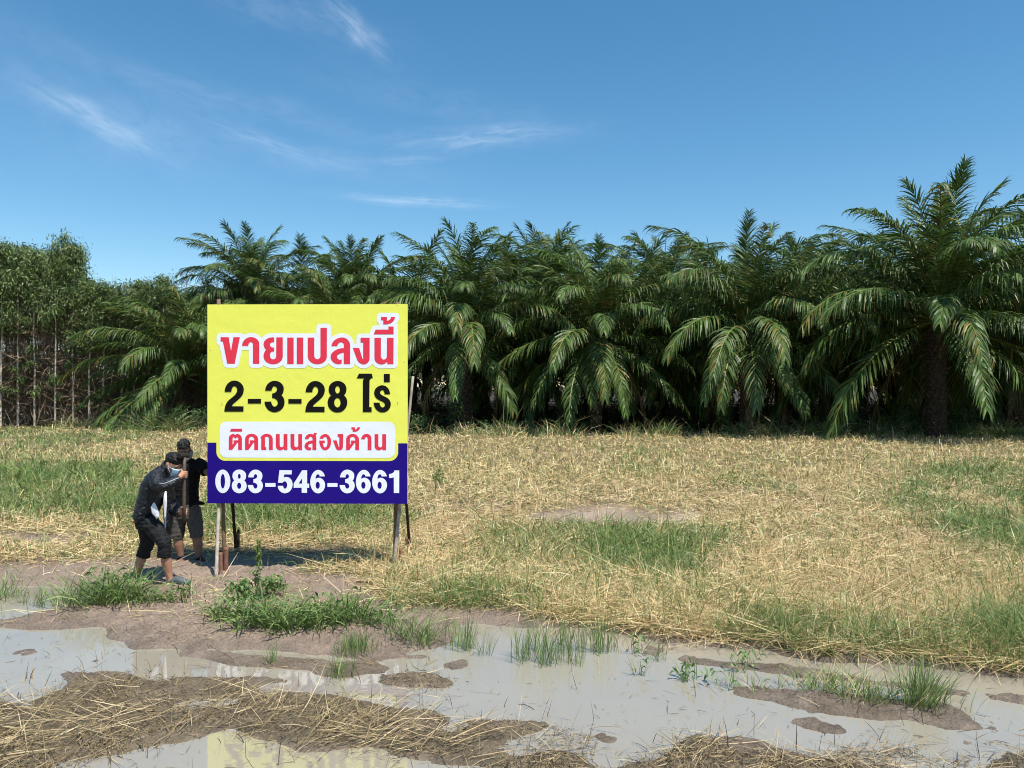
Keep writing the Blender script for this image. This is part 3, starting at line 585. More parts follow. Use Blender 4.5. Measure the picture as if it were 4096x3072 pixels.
def fringe():
    n = 15000
    x = rng.uniform(-25, 26, n); edge = 36.0+np.clip(-x-8, 0, 7)*1.0; y = edge+rng.normal(-.1, .7, n)
    keep = rng.random(n) < np.clip(fbm(x*.5, x*0, 111, 3)*3-.9, .05, 1); x, y = x[keep], y[keep]; n = len(x)
    V, Q = blades(x, y, ground_z(x, y), rng.gamma(4, .13, n)*(.5+fbm(x*.8, x*0, 113, 2)), rng.uniform(0, 6.283, n), rng.uniform(.7, 1.5, n), rng.uniform(.2, 1.5, n), rng.uniform(.018, .034, n))
    C = np.where((rng.random(n) < .62)[:, None], choose([(.12, .19, .05), (.17, .24, .08), (.09, .15, .04)], n), choose(STRAW, n))
    tag(obj('edge_grass', np_mesh('edge_grass', V, Q, M['grass'], np.clip(np.repeat(C, 6, 0), .004, .9))), 'taller weedy grass fringe where the field meets the trees', 'grass', kind='stuff')
fringe()
def litter():
    """flattened straw, drowned stubble and bits on the mud, close to the road"""
    n = 170000
    u, v, x, y = scatter(n, 2330, 3200, z=WATER_Z, power=.9)
    m = samp(MAT, u, v)*np.clip(.35+2.2*(fbm(x*1.6, y*2.4, 91, 3)-.32), .05, 1.2)+.5*(fbm(x*2.6, y*2.6, 92)-.5)*(samp(MAT, u, v) > .05)
    keep = rng.random(n) < np.clip(m, 0, 1)**1.3*(.40+.10*np.clip(samp(HEAP, u, v), 0, 1))+.009+.16*(water_at(x, y) < .3)*np.clip(fbm(x*1.1, y*1.6, 97, 3)*2.4-.7, .05, 1)
    keep &= (v < np.interp(u, [-900, 1500, 2100], [9999, 9999, 0])) | (v > 2700)
    u, v, x, y = [a[keep] for a in (u, v, x, y)]; n = len(x)
    wt = water_at(x, y)
    z = np.maximum(ground_z(x, y), WATER_Z)+rng.uniform(0, .018, n)*(1+2.0*np.clip(samp(HEAP, u, v), 0, 1))
    swirl = fbm(x*.9, y*.9, 95, 2)*5.0-2.2
    hp = np.clip(samp(HEAP, u, v), 0, 1)
    long_ = rng.random(n) < .07+.38*hp
    az = np.where(rng.random(n) < .3+.5*hp, swirl+rng.normal(0, .35, n), rng.uniform(0, 6.283, n))+np.where(rng.random(n) < .5, 0, math.pi)
    up = rng.random(n) < .15
    el = np.where(up, rng.uniform(.4, 1.4, n), rng.uniform(-.10, .30, n)); ln = np.where(long_, rng.gamma(5, .055, n), rng.gamma(3, .018, n)); ln = np.where(up, np.minimum(ln, .17), ln)
    V, Q = blades(x, y, z, ln, az, el, np.where(rng.random(n) < .3, rng.normal(.2, 1.1, n), rng.uniform(-.2, .5, n)), rng.uniform(.0028, .0058, n), K=4)
    pale = [(.46, .35, .19), (.56, .45, .27), (.33, .24, .125), (.38, .31, .15), (.20, .145, .08)]; dull = [(.24, .18, .10), (.28, .21, .12), (.20, .145, .08), (.11, .083, .05), (.30, .215, .11), (.07, .055, .036), (.15, .118, .062), (.40, .30, .16)]
    C = np.where(long_[:, None], choose(pale, n), choose(dull, n))
    tag(obj('straw_litter', np_mesh('straw_litter', V, Q, M['straw'], np.clip(np.repeat(C, 8, 0), .004, .9))), 'flattened brown straw lying in the mud', 'straw', kind='stuff')
    # thin dark stubble sticking out of the water, bent dry stems and crumbs
    n = 4200
    u, v, x, y = scatter(n, 2400, 3150, z=WATER_Z)
    near = blur(samp(MAT, MUU, MVV), 9); p = samp(near, u, v)
    left = ((u < 620) & (v > 2560) & (v < 2850))*.10
    mudz = (samp(BARE, u, v) > .3)*.10
    keep = rng.random(n) < np.clip(p*1.0*(samp(MAT, u, v) < .6)+left+mudz+.01, 0, 1)
    u, v, x, y = [a[keep] for a in (u, v, x, y)]; n = len(x)
    z = np.maximum(ground_z(x, y), WATER_Z-.005)
    V, Q = blades(x, y, z, rng.gamma(3, .045, n), rng.uniform(0, 6.283, n), rng.uniform(.2, 1.55, n), rng.uniform(-.3, 1.2, n), rng.uniform(.003, .007, n), K=4)
    C = choose([(.05, .04, .03), (.09, .07, .045), (.16, .12, .07), (.30, .23, .12)], n)
    tag(obj('stubble', np_mesh('stubble', V, Q, M['twig'], np.repeat(C, 8, 0))), 'dark thin stubble standing in the puddle', 'stubble', kind='stuff')
litter()
# ------------------------------------------------------------------ solid-shape helpers
def frames(pts):
    P = [Vector(p) for p in pts]; out = []
    for i in range(len(P)):
        t = (P[min(i+1, len(P)-1)]-P[max(i-1, 0)]).normalized(); out.append(t)
    return P, out
class Solid:
    """collects closed lofts and ellipsoids; build() joins them as one mesh"""
    def __init__(self): self.v = []; self.f = []
    def loft(self, pts, ra, rb=None, ref=(0, 1, 0), n=14, caps=True):
        """tube through pts; ra = half width across ref x tangent, rb = half width along ref"""
        P, T = frames(pts); rb = rb or ra; base = len(self.v); ref = Vector(ref)
        for p, t, a, b in zip(P, T, ra, rb):
            s = t.cross(ref)
            if s.length < 1e-3: s = t.cross(Vector((1, 0, 0)))
            s.normalize(); w = s.cross(t).normalized()
            for k in range(n):
                q = 2*math.pi*k/n; self.v.append(p+s*(a*math.cos(q))+w*(b*math.sin(q)))
        for i in range(len(P)-1):
            for k in range(n):
                a = base+i*n+k; b = base+i*n+(k+1) % n
                self.f.append((a, b, b+n, a+n))
        if caps:
            self.f.append(tuple(base+k for k in range(n))[::-1]); e = base+(len(P)-1)*n
            self.f.append(tuple(e+k for k in range(n)))
        return self
    def ball(self, c, r, mat=None, n=14, m=10, fn=None):
        c = Vector(c); base = len(self.v); r = Vector(r)
        for i in range(m+1):
            th = math.pi*i/m
            for k in range(n):
                ph = 2*math.pi*k/n
                d = Vector((math.sin(th)*math.cos(ph), math.sin(th)*math.sin(ph), math.cos(th)))
                q = Vector((d.x*r.x, d.y*r.y, d.z*r.z))
                if fn: q = fn(q, d)
                self.v.append(c+(mat @ q if mat else q))
        for i in range(m):
            for k in range(n):
                a = base+i*n+k; b = base+i*n+(k+1) % n
                self.f.append((a, a+n, b+n, b))
        return self
    def box(self, c, h, mat=None):
        c = Vector(c); base = len(self.v)
        for x in (-1, 1):
            for y in (-1, 1):
                for z in (-1, 1):
                    q = Vector((x*h[0], y*h[1], z*h[2])); self.v.append(c+(mat @ q if mat else q))
        for f in ((0, 1, 3, 2), (4, 6, 7, 5), (0, 4, 5, 1), (2, 3, 7, 6), (0, 2, 6, 4), (1, 5, 7, 3)): self.f.append(tuple(base+k for k in f))
        return self
    def build(self, name, mat, parent=None, remesh=None, smooth_it=6, wrinkle=None, shade=True):
        me = bpy.data.meshes.new(name); me.from_pydata([tuple(p) for p in self.v], [], self.f); me.update()
        o = bpy.data.objects.new(name, me); COL.objects.link(o)
        if remesh:
            r = o.modifiers.new('r', 'REMESH'); r.mode = 'VOXEL'; r.voxel_size = remesh
            s = o.modifiers.new('s', 'SMOOTH'); s.factor = .5; s.iterations = smooth_it
            dg = bpy.context.evaluated_depsgraph_get()
            nm = bpy.data.meshes.new_from_object(o.evaluated_get(dg)); o.modifiers.clear(); o.data = nm; nm.name = name; me = nm
            if wrinkle:
                sc_, amt = wrinkle; n = len(me.vertices); co = np.empty(n*3, np.float32); me.vertices.foreach_get('co', co); co = co.reshape(-1, 3)
                no = np.empty(n*3, np.float32); me.vertices.foreach_get('normal', no); no = no.reshape(-1, 3)
                h = fbm(co[:, 0]*sc_+co[:, 1]*sc_*.8, co[:, 2]*sc_*1.6, 13, 3)-.5
                h = (.5-np.abs(h)*2.2)
                co += no*(h*amt)[:, None]; me.vertices.foreach_set('co', co.ravel().astype(np.float32)); me.update()
        me.materials.clear(); me.materials.append(mat)
        if shade: me.polygons.foreach_set('use_smooth', np.ones(len(me.polygons), bool))
        if parent: o.parent = parent
        return o
def rough_pole(name, a, b, r, mat, parent, seed, taper=.85, bend=.012):
    a, b = Vector(a), Vector(b); rr = random.Random(seed); n = 12; pts = []; rad = []
    off = Vector((rr.uniform(-1, 1), rr.uniform(-1, 1), 0))*bend
    for k in range(n+1):
        u = k/n; pts.append(a.lerp(b, u)+off*math.sin(math.pi*u)+Vector((rr.uniform(-1, 1), rr.uniform(-1, 1), 0))*bend*.18); rad.append(r*(1-(1-taper)*u)*rr.uniform(.93, 1.08))
    return Solid().loft(pts, rad, n=10, ref=(0, 1, 0)).build(name, mat, parent)
def flat_fill(name, loops_by_glyph, tf, mat, parent, y):
    """filled flat outlines (with holes) in the panel's own plane"""
    cu = bpy.data.curves.new(name, 'CURVE'); cu.dimensions = '2D'; cu.fill_mode = 'BOTH'
    for g in loops_by_glyph:
        for lp in g:
            q = [tf(*p) for p in lp]; cl = [q[0]]
            for p in q[1:]:
                if abs(p[0]-cl[-1][0])+abs(p[1]-cl[-1][1]) > 2e-4: cl.append(p)
            sp = cu.splines.new('POLY'); sp.points.add(len(cl)-1); sp.use_cyclic_u = True
            for k, p in enumerate(cl): sp.points[k].co = (p[0], p[1], 0, 1)
    tmp = bpy.data.objects.new(name, cu); COL.objects.link(tmp)
    dg = bpy.context.evaluated_depsgraph_get(); me = bpy.data.meshes.new_from_object(tmp.evaluated_get(dg))
    bpy.data.objects.remove(tmp); bpy.data.curves.remove(cu)
    for v in me.vertices: v.co = (v.co.x, y, v.co.y)
    fl = [p for p in me.polygons if p.normal.y > 0]
    me.name = name; me.materials.clear(); me.materials.append(mat)
    o = obj(name, me, parent)
    if len(fl) > len(me.polygons)/2: me.flip_normals()
    return o

# ------------------------------------------------------------------ the sale board
SD = 9.5; SPX = SD/FPX
bx0, by0, bx1, by1 = 826.5, 1217.0, 1631.0, 2014.0
bcx = (bx0+bx1)/2
origin = at(bcx, HORIZ, SD); origin.z = 0
board = empty('sign_board', origin, R(-1.1), 'tall square yellow and blue land sale board on round wooden poles', 'sign board')
def S(px, py): return ((px-bcx)*SPX, CAM_H+(HORIZ-py)*SPX)
def panel_mesh():
    n = 40; xs_ = np.linspace(bx0, bx1, n+1); zs_ = np.linspace(by0, by1, n+1); V = []; F_ = []
    for j, py in enumerate(zs_):
        for i, px_ in enumerate(xs_):
            x, z = S(px_, py); V.append((x, 0, z))
    V = np.array(V); V2 = V.copy(); V2[:, 1] += .022; m = len(V)
    q = []
    for j in range(n):
        for i in range(n):
            a = j*(n+1)+i; q.append((a, a+n+1, a+n+2, a+1)); q.append((m+a, m+a+1, m+a+n+2, m+a+n+1))
    for i in range(n):
        q.append((i, i+1, m+i+1, m+i)); a = n*(n+1)+i; q.append((a+1, a, m+a, m+a+1))
        a = i*(n+1); q.append((a+n+1, a, m+a, m+a+n+1)); a = i*(n+1)+n; q.append((a, a+n+1, m+a+n+1, m+a))
    return np_mesh('panel', np.concatenate([V, V2]), np.array(q), M['yellow'])
panel = obj('panel', panel_mesh(), board)
def rrect(x0, y0, x1, y1, r, n=8):
    out = []
    for cx_, cy_, a0 in ((x1-r, y0+r, -90), (x1-r, y1-r, 0), (x0+r, y1-r, 90), (x0+r, y0+r, 180)):
        for k in range(n+1): a = R(a0+90*k/n); out.append((cx_+r*math.cos(a), cy_+r*math.sin(a)))
    return out
def tab(n=10):
    r = 36; x0, x1, yb = 863, 1594, 1843.5
    p = [(bx0, 1771), (x0, 1771)]
    p += [(x0+r-r*math.cos(R(90*k/n)), yb-r+r*math.sin(R(90*k/n))) for k in range(n+1)]
    p += [(x1-r+r*math.sin(R(90*k/n)), yb-r+r*math.cos(R(90*k/n))) for k in range(n+1)]
    return p+[(x1, 1772.5), (bx1, 1772.5), (bx1, by1), (bx0, by1)]
flat_fill('blue_band', [[tab()]], S, M['blue'], panel, -.002)
flat_fill('white_box', [[rrect(876.5, 1686.5, 1581.8, 1831.2, 28)]], S, M['white_ink'], panel, -.002)
flat_fill('white_outline', [[OUTLINE]], S, M['white_ink'], panel, -.002)
flat_fill('headline_lettering', px(LINE1), S, M['red'], panel, -.004)
flat_fill('area_lettering', px(LINE2), S, M['black_ink'], panel, -.004)
flat_fill('roadside_lettering', px(LINE3), S, M['red'], panel, -.004)
flat_fill('phone_number', px(LINE4), S, M['white_ink'], panel, -.004)
for u, v in ((885, 1612), (889, 1619), (882, 1620), (1592, 1609), (1590, 1617), (872, 1216), (1590, 1222), (890, 2008), (1588, 2004), (840, 1400), (1618, 1450)):
    x, z = S(u, v); Solid().ball((x, -.001, z), (.0045, .003, .0045), n=8, m=5).build('nail', M['iron'], panel)
inv = Matrix.Translation(origin) @ Matrix.Rotation(R(-1.1), 4, 'Z'); inv = inv.inverted()
def loc(u, v, d): return inv @ at(u, v, d)
fr = Solid()
for u in (bx0+9, bcx, bx1-9): x, z0 = S(u, by1-4); _, z1 = S(u, by0+4); fr.box((x, .044, (z0+z1)/2), (.02, .02, (z1-z0)/2))
for v in (by0+9, (by0+by1)/2, by1-9): _, z = S(bcx, v); fr.box((0, .086, z), ((bx1-bx0)*SPX/2-.01, .02, .02))
fr.build('frame', M['frame'], board, shade=False)
rough_pole('post', loc(900, 2300, 9.68), loc(875, 1197, 9.63), .024, M['post'], board, 1)
rough_pole('post', loc(1579, 2290, 9.74), loc(1590, 1208, 9.66), .030, M['post'], board, 2)
rough_pole('brace', loc(865, 2324, 9.24), loc(877, 1985, 9.61), .021, M['pale_post'], board, 3, 1.0, .006)
rough_pole('brace', loc(1573, 2292, 9.66), loc(1652, 1505, 9.66), .024, M['pale_post'], board, 4, .65, .004)
rough_pole('brace', loc(945, 2222, 10.75), loc(905, 1700, 9.70), .023, M['dark_pole'], board, 5)
rough_pole('brace', loc(1640, 2212, 10.85), loc(1596, 1700, 9.72), .022, M['dark_pole'], board, 6)
for k, (u0, v0, u1, v1, d, r, m) in enumerate([(882, 2316, 882, 2210, 9.40, .023, 'stake'), (904, 2296, 905, 2190, 9.60, .029, 'stake'), (953, 2224, 953, 2118, 10.7, .018, 'dark_pole'), (1600, 2284, 1601, 2195, 9.78, .019, 'stake'), (1625, 2220, 1625, 2150, 10.75, .016, 'stake')]):
    rough_pole('stake', loc(u0, v0+8, d), loc(u1, v1, d), r, M[m], board, 20+k, 1.0, .003)

# ------------------------------------------------------------------ people
def C2f(d0):
    return lambda cx_, cy_, off=0.0: at(420+cx_*.434, 1680+cy_*.434, d0+off)
def head_frame(f, roll=0.0):
    f = Vector(f).normalized(); r = f.cross(Vector((0, 0, 1))).normalized(); u = r.cross(f).normalized()
    m = Matrix((r, f, u)).transposed()
    return m @ Matrix.Rotation(roll, 3, 'Y')
def head(s, c, m, k=1.0):
    """skull, jaw, nose, brow, ears; m: columns right, forward, up"""
    c = Vector(c)
    def sk(q, d):
        if d.z < 0: q.x *= 1-.26*(-d.z)**1.3; q.y *= (1-.05*d.z) if d.y > 0 else 1+.22*d.z
        if d.y > .3 and abs(d.z) < .35: q.y *= .97
        return q
    s.ball(c, (.074*k, .094*k, .118*k), m, 18, 14, sk)
    s.ball(c+m @ Vector((0, .093*k, -.018*k)), (.014*k, .022*k, .026*k), m)
    s.ball(c+m @ Vector((0, .082*k, .022*k)), (.056*k, .014*k, .013*k), m)
    s.ball(c+m @ Vector((0, .080*k, -.062*k)), (.026*k, .014*k, .011*k), m)
    for e in (-1, 1): s.ball(c+m @ Vector((e*.077*k, -.006*k, -.004*k)), (.010*k, .020*k, .032*k), m)
def hand_on_pole(s, axis_pt, r, wrist, flip):
    """palm, four curled fingers and a thumb closed round a vertical pole"""
    A = Vector(axis_pt); w = Vector(wrist); d = (w-A); d.z = 0; d.normalize(); side = Vector((-d.y, d.x, 0))*(1 if flip else -1)
    palm_c = A+d*(r+.016)+Vector((0, 0, 0))
    s.ball(palm_c+d*.012, (.030, .030, .046)); s.loft([palm_c+d*.03, (palm_c+w)*.5+d*.01, w], [.030, .027, .026], [.036, .030, .027], ref=(0, 0, 1))
    for k, (ln, th) in enumerate(((1.95, .0105), (2.15, .011), (2.1, .0105), (1.75, .0092))):
        z = .033-.0215*k; pts = []
        for j in range(7):
            a = .35+j/6*(2.6*ln/2.0); pts.append(A+d*math.cos(a)*(r+th*.95)+side*math.sin(a)*(r+th*.95)+Vector((0, 0, z-.002*j)))
        s.loft(pts, [th*1.05, th*1.08, th*1.1, th, th*.98, th*.92, th*.6], n=8, ref=(0, 0, 1))
    pts = [palm_c+Vector((0, 0, .03))-side*.012]
    for j in range(5):
        a = .4+j*.42; pts.append(A+d*math.cos(a)*(r+.012)-side*math.sin(a)*(r+.012)+Vector((0, 0, .042+.006*j)))
    s.loft(pts, [.014, .0135, .013, .0125, .011, .007], n=8, ref=(0, 0, 1))

# --- the man in the black jacket
D1 = 9.06
Q = C2f(D1)
person = empty('person', Q(450, 1505), 0, 'man in black striped tracksuit jacket, rolled black trousers and pale blue mask stooping beside sign', 'person')
PINV = -Vector(person.location)
def shift(o): # children keep world shape: mesh is authored in world space
    o.location = PINV; return o
POLE_T, POLE_B = Q(731, 345, -.03), Q(728, 935, -.03)
def polept(cy_): u = (cy_-345)/(935-345); return POLE_T.lerp(POLE_B, u)
hm = head_frame((.88, -.36, -.46))
hc = Q(628, 408, -.02)
body = Solid()
head(body, hc, hm, 1.06)
body.loft([Q(515, 520), Q(550, 470), hc-hm @ Vector((0, .035, .04))], [.07, .056, .055], n=12)
body.loft([Q(395, 930), Q(395, 800), Q(440, 620), Q(510, 520)], [.08, .08, .10, .09], [.14, .13, .16, .13])
wr1, wr2 = Q(672, 540, -.20), Q(682, 862, .03)
body.loft([Q(480, 520, -.17), Q(488, 600, -.26), Q(590, 575, -.26), wr1], [.045, .042, .038, .026]); body.loft([Q(540, 520, .17), Q(590, 760, .16), wr2], [.045, .04, .026])
hand_on_pole(body, polept(500), .019, wr1, True); hand_on_pole(body, polept(850), .019, wr2, False)
RL = [Q(400, 930, -.09), Q(480, 1030, -.13), Q(548, 1130, -.16), Q(558, 1230, -.14), Q(566, 1310, -.12), Q(585, 1400, -.10), Q(598, 1462, -.09), Q(608, 1492, -.09)]
LLg = [Q(372, 930, .09), Q(388, 1040, .12), Q(392, 1130, .16), Q(355, 1230, .18), Q(325, 1310, .18), Q(293, 1400, .17), Q(284, 1462, .16), Q(286, 1486, .16)]
body.loft(RL, [.07, .065, .058, .056, .058, .042, .036, .038], n=14); body.loft(LLg, [.07, .065, .058, .056, .058, .042, .036, .038], n=14)
body.ball(Q(606, 1484, -.09), (.042, .038, .034)); body.loft([Q(606, 1484, -.09), Q(650, 1490, -.10), Q(720, 1500, -.12)], [.036, .034, .022], [.04, .04, .03]); body.loft([Q(284, 1480, .16), Q(330, 1490, .17), Q(390, 1495, .18)], [.036, .034, .022], [.04, .04, .03])
shift(body.build('body', M['skin'], person, .0055, 4))
def hair(c, m, k, seed, parent, back=.03):
    s = Solid(); rr = random.Random(seed)
    s.ball(Vector(c)+m @ Vector((0, -.012*k, .046*k)), (.077*k, .097*k, .082*k), m, 28, 18, lambda q, d: q*(1+.05*rr.uniform(-1, 1)))
    s.ball(Vector(c)+m @ Vector((0, -.052*k, .004*k)), (.064*k, .052*k, .070*k), m)
    for j in range(110):
        a = rr.uniform(0, 6.28); e = rr.uniform(.10, 1.40)
        d = Vector((math.cos(a)*math.cos(e), math.sin(a)*math.cos(e), math.sin(e)))
        if d.y > .2 and d.z < .3: d.z = rr.uniform(.16, .5)
        p0 = Vector((d.x*.072, -.012+d.y*.092, .046+d.z*.078))*k; t = Vector((-d.y*.3+rr.uniform(-.3, .3), .35+rr.uniform(-.4, .4), -.25+rr.uniform(-.3, .2)))
        s.loft([Vector(c)+m @ p0, Vector(c)+m @ (p0+(t*.022+d*.010)*k), Vector(c)+m @ (p0+(t*.046+d*.008)*k)], [.0085*k, .007*k, .002*k], n=6)
    s.loft([Vector(c)+m @ Vector((e*.045*k, -.074*k, -.020*k)) for e in (-1, 0, 1)], [.026*k]*3, n=8)
    return s.build('hair', M['hair'], parent, .004, 2, (60, .0025))
shift(hair(hc+hm @ Vector((0, 0, .006)), hm, 1.07, 3, person))
ey = Solid()
for e in (-1, 1): ey.ball(hc+hm @ Vector((e*.031, .087, .004)), (.013, .006, .005), hm); ey.loft([hc+hm @ Vector((e*.014, .097, .024)), hc+hm @ Vector((e*.032, .094, .027)), hc+hm @ Vector((e*.05, .080, .022))], [.004, .005, .003], n=6)
shift(ey.build('eyes', M['eye'], person))
mk = Solid()
ms = Solid()
def maskpt(yaw, t):   # t 0 top .. 1 chin
    r_ = .120-.012*abs(t-.45)-.006*yaw*yaw
    return hc+hm @ Vector((math.sin(yaw)*.096*(1-.2*t), math.cos(yaw)*r_, -.008-.104*t+.004*yaw*yaw*(1-t)))
nu, nv = 14, 9; vs = []
for off in (0, .004):
    for j in range(nv):
        for i in range(nu):
            yaw = -.86+1.72*i/(nu-1); p = maskpt(yaw, j/(nv-1)); vs.append(p+hm @ Vector((math.sin(yaw), math.cos(yaw), 0))*(off+(.0025 if j % 2 else 0)))
fs = []
N_ = nu*nv
for j in range(nv-1):
    for i in range(nu-1): a = j*nu+i; fs += [(a, a+nu, a+nu+1, a+1), (N_+a, N_+a+1, N_+a+nu+1, N_+a+nu)]
for i in range(nu-1): fs += [(i, i+1, N_+i+1, N_+i)]; a = (nv-1)*nu+i; fs += [(a+1, a, N_+a, N_+a+1)]
for j in range(nv-1): a = j*nu; fs += [(a+nu, a, N_+a, N_+a+nu)]; a = j*nu+nu-1; fs += [(a, a+nu, N_+a+nu, N_+a)]
ms.v = vs; ms.f = fs
mo = shift(ms.build('face_mask', M['mask'], person))
for e in (-1, 1):
    lp = Solid()
    for t in (.1, .8): lp.loft([maskpt(e*.84, t), hc+hm @ Vector((e*.080, .03, -.01-.03*t)), hc+hm @ Vector((e*.083, -.012, .012-.03*t))], [.0025]*3, n=6)
    lo = lp.build('ear_loop', M['lining'], mo)
# jacket: torso, collar, two sleeves as one garment
jk = Solid()
jk.loft([Q(345, 905), Q(372, 870), Q(395, 800), Q(430, 700), Q(462, 610), Q(492, 545), Q(520, 490), Q(545, 455)], [.100, .112, .124, .134, .140, .128, .092, .070], [.185, .195, .195, .20, .215, .215, .15, .085], n=20)
jk.loft([Q(520, 490), Q(552, 452), Q(575, 425)], [.074, .068, .066], [.08, .072, .070], n=16)
jk.loft([Q(470, 505, -.14), Q(470, 545, -.20), Q(485, 600, -.26), Q(520, 607, -.27), Q(590, 583, -.26), Q(650, 556, -.22), Q(684, 545, -.19)], [.078, .080, .076, .070, .064, .054, .042], n=16)
jk.loft([Q(545, 520, .14), Q(575, 640, .19), Q(592, 745, .18), Q(640, 815, .10), Q(668, 850, .05), Q(690, 868, .02)], [.078, .078, .076, .068, .058, .042], n=16)
jko = shift(jk.build('jacket', M['jacket'], person, .008, 4, (17, .016)))
fp = Solid()  # open front panel hanging straight down from the stooped chest
fp.loft([Q(590, 590, .08), Q(592, 700, .09), Q(588, 820, .10), Q(586, 940, .10), Q(583, 1062, .10)], [.038, .045, .045, .04, .026], [.10, .11, .10, .08, .05], n=12)
fpo = fp.build('front_flap', M['jacket'], jko, .008, 3, (20, .014))
ln_ = Solid()
ln_.loft([Q(556, 640, -.03), Q(553, 760, -.03), Q(553, 860, -.02), Q(556, 940, -.02), Q(545, 985, -.02), Q(546, 1012, -.02)], [.012, .024, .014, .011, .024, .006], [.006]*6, ref=(0, 1, 0), n=8)
ln_.build('lining', M['lining'], jko)
sh = Solid()
sh.loft([Q(452, 762, -.225), Q(448, 800, -.235), Q(462, 850, -.235), Q(482, 890, -.23), Q(478, 908, -.22)], [.008, .034, .040, .024, .006], [.012]*5, n=8)
shift(sh.build('shirt_hem', M['lining'], person, shade=False))
for k, o_ in enumerate((-.010, .008, .026)):
    st = Solid(); st.loft([Q(500, 590+k*15, -.335+.008*k), Q(540, 588+k*14, -.338+.006*k), Q(600, 566+k*12, -.325+.006*k), Q(650, 545+k*11, -.278+.006*k), Q(682, 533+k*11, -.238+.006*k)], [.0062]*5, [.007]*5, n=6)
    st.build('sleeve_stripe', M['stripe'], jko)
tz = Solid()
tz.ball(Q(392, 935), (.112, .160, .105)); tz.loft([Q(362, 895), Q(378, 930), Q(392, 965)], [.095, .108, .108], [.165, .17, .165])
def cuff(leg, c): return [leg[0], leg[1], leg[2], c]
tz.loft([RL[0], RL[1], RL[2], Q(552, 1190, -.15), Q(545, 1256, -.14)], [.105, .092, .076, .070, .070], n=16)
tz.loft([LLg[0], LLg[1], LLg[2], Q(372, 1185, .17), Q(350, 1252, .18)], [.100, .086, .078, .074, .072], n=16)
tz.loft([Q(545, 1247, -.14), Q(544, 1262, -.14)], [.074, .074], n=16); tz.loft([Q(352, 1243, .18), Q(348, 1258, .18)], [.076, .076], n=16)
shift(tz.build('trousers', M['trouser'], person, .008, 3, (14, .018)))
wb = Solid(); wb.loft([Q(346, 902), Q(352, 916)], [.098, .098], [.164, .164], n=20); shift(wb.build('waistband', M['orange'], person))
def clog(pts, mat, parent, wide=.05):
    s = Solid(); P = [Vector(p) for p in pts]
    s.loft(P, [.022, .040, .046, .042, .030, .010], [wide*.8, wide, wide*1.02, wide, wide*.8, wide*.4], ref=(0, 1, 0), n=14)
    d = (P[-1]-P[0]); a, b = P[0]-Vector((0, 0, .02)), P[-1]-Vector((0, 0, .008))
    s.loft([a-d*.02, a.lerp(b, .3), a.lerp(b, .7), b], [.012, .013, .013, .011], [wide*.8, wide*.98, wide, wide*.5], ref=(0, 1, 0), n=12)
    return s.build('shoe', mat, parent, .006, 3)
shift(clog([Q(585, 1500, -.09), Q(640, 1478, -.10), Q(668, 1474, -.10), Q(705, 1482, -.11), Q(748, 1492, -.12), Q(776, 1497, -.12)], M['clog'], person))
shift(clog([Q(262, 1500, .16), Q(310, 1482, .17), Q(340, 1480, .17), Q(375, 1487, .18), Q(415, 1495, .18), Q(440, 1499, .18)], M['clog'], person))
for o in list(person.children):
    for ch in o.children: ch.location = (0, 0, 0)

# --- the long hammer he holds
ham = empty('hammer', POLE_B, 0, 'long wooden-handled hammer with dark iron head, held upright by the masked man', 'hammer')
hs = Solid(); hs.loft([POLE_B, polept(780), polept(620), polept(480), POLE_T], [.0185, .020, .0205, .021, .020], n=12); o = hs.build('handle', M['handle'], ham); o.location = -POLE_B
hh = Solid(); c_ = Q(722, 328, -.03); ax = Vector((-.16, -.97, .06)).normalized()
hh.loft([c_-ax*.085, c_-ax*.078, c_-ax*.03, c_+ax*.03, c_+ax*.078, c_+ax*.085], [.026, .035, .032, .032, .036, .027], n=8, ref=(0, 0, 1)); o = hh.build('head', M['iron'], ham, shade=False); o.location = -POLE_B

# --- the man behind the board
D2 = 10.22
K = C2f(D2)
man = empty('person', K(760, 1300), 0, 'man in black T-shirt and charcoal shorts bowing his head, grey cloth round face, behind sign', 'person')
PINV = -Vector(man.location)
hm2 = head_frame((.22, -.86, -.48)); hc2 = K(728, 268, -.06)
b2 = Solid(); head(b2, hc2, hm2, 1.0)
b2.loft([K(742, 400, .02), K(736, 350, .0), hc2-hm2 @ Vector((0, .03, .03))], [.065, .058, .055], n=12)
b2.loft([K(745, 820), K(740, 600), K(742, 430)], [.14, .13, .14], [.10, .10, .09])
hd = K(1000, 520, -.42)
b2.loft([K(855, 395, .0), K(930, 470, -.08), K(968, 500, -.25), hd], [.050, .044, .036, .026]); b2.loft([K(640, 395), K(600, 560, -.02), K(585, 690, -.10), K(600, 780, -.12)], [.05, .044, .036, .026])
for hp, dv in ((hd, Vector((.05, -.06, .02))), (K(600, 780, -.12), Vector((.01, -.02, -.08)))):
    dn = dv.normalized(); sd = dn.cross(Vector((0, 0, 1)) if abs(dn.z) < .9 else Vector((1, 0, 0))).normalized()
    b2.ball(hp+dn*.03, (.034, .03, .034))
    for k in range(4): p0 = hp+dn*.05+sd*(.027-.018*k); b2.loft([p0, p0+dn*.035, p0+dn*.06+Vector((0, -.012, -.012)), p0+dn*.07+Vector((0, -.02, -.028))], [.010, .0095, .009, .006], n=8)
    p0 = hp+dn*.02+sd*.034; b2.loft([p0, p0+dn*.02+sd*.02, p0+dn*.045+sd*.022], [.013, .011, .007], n=8)
A1 = [K(680, 800), K(665, 960), K(668, 1080), K(678, 1150), K(692, 1215), K(700, 1262)]; A2 = [K(815, 800), K(842, 960), K(850, 1080), K(856, 1150), K(864, 1215), K(866, 1270)]
for L_ in (A1, A2): b2.loft(L_, [.06, .06, .060, .063, .045, .038], n=14)
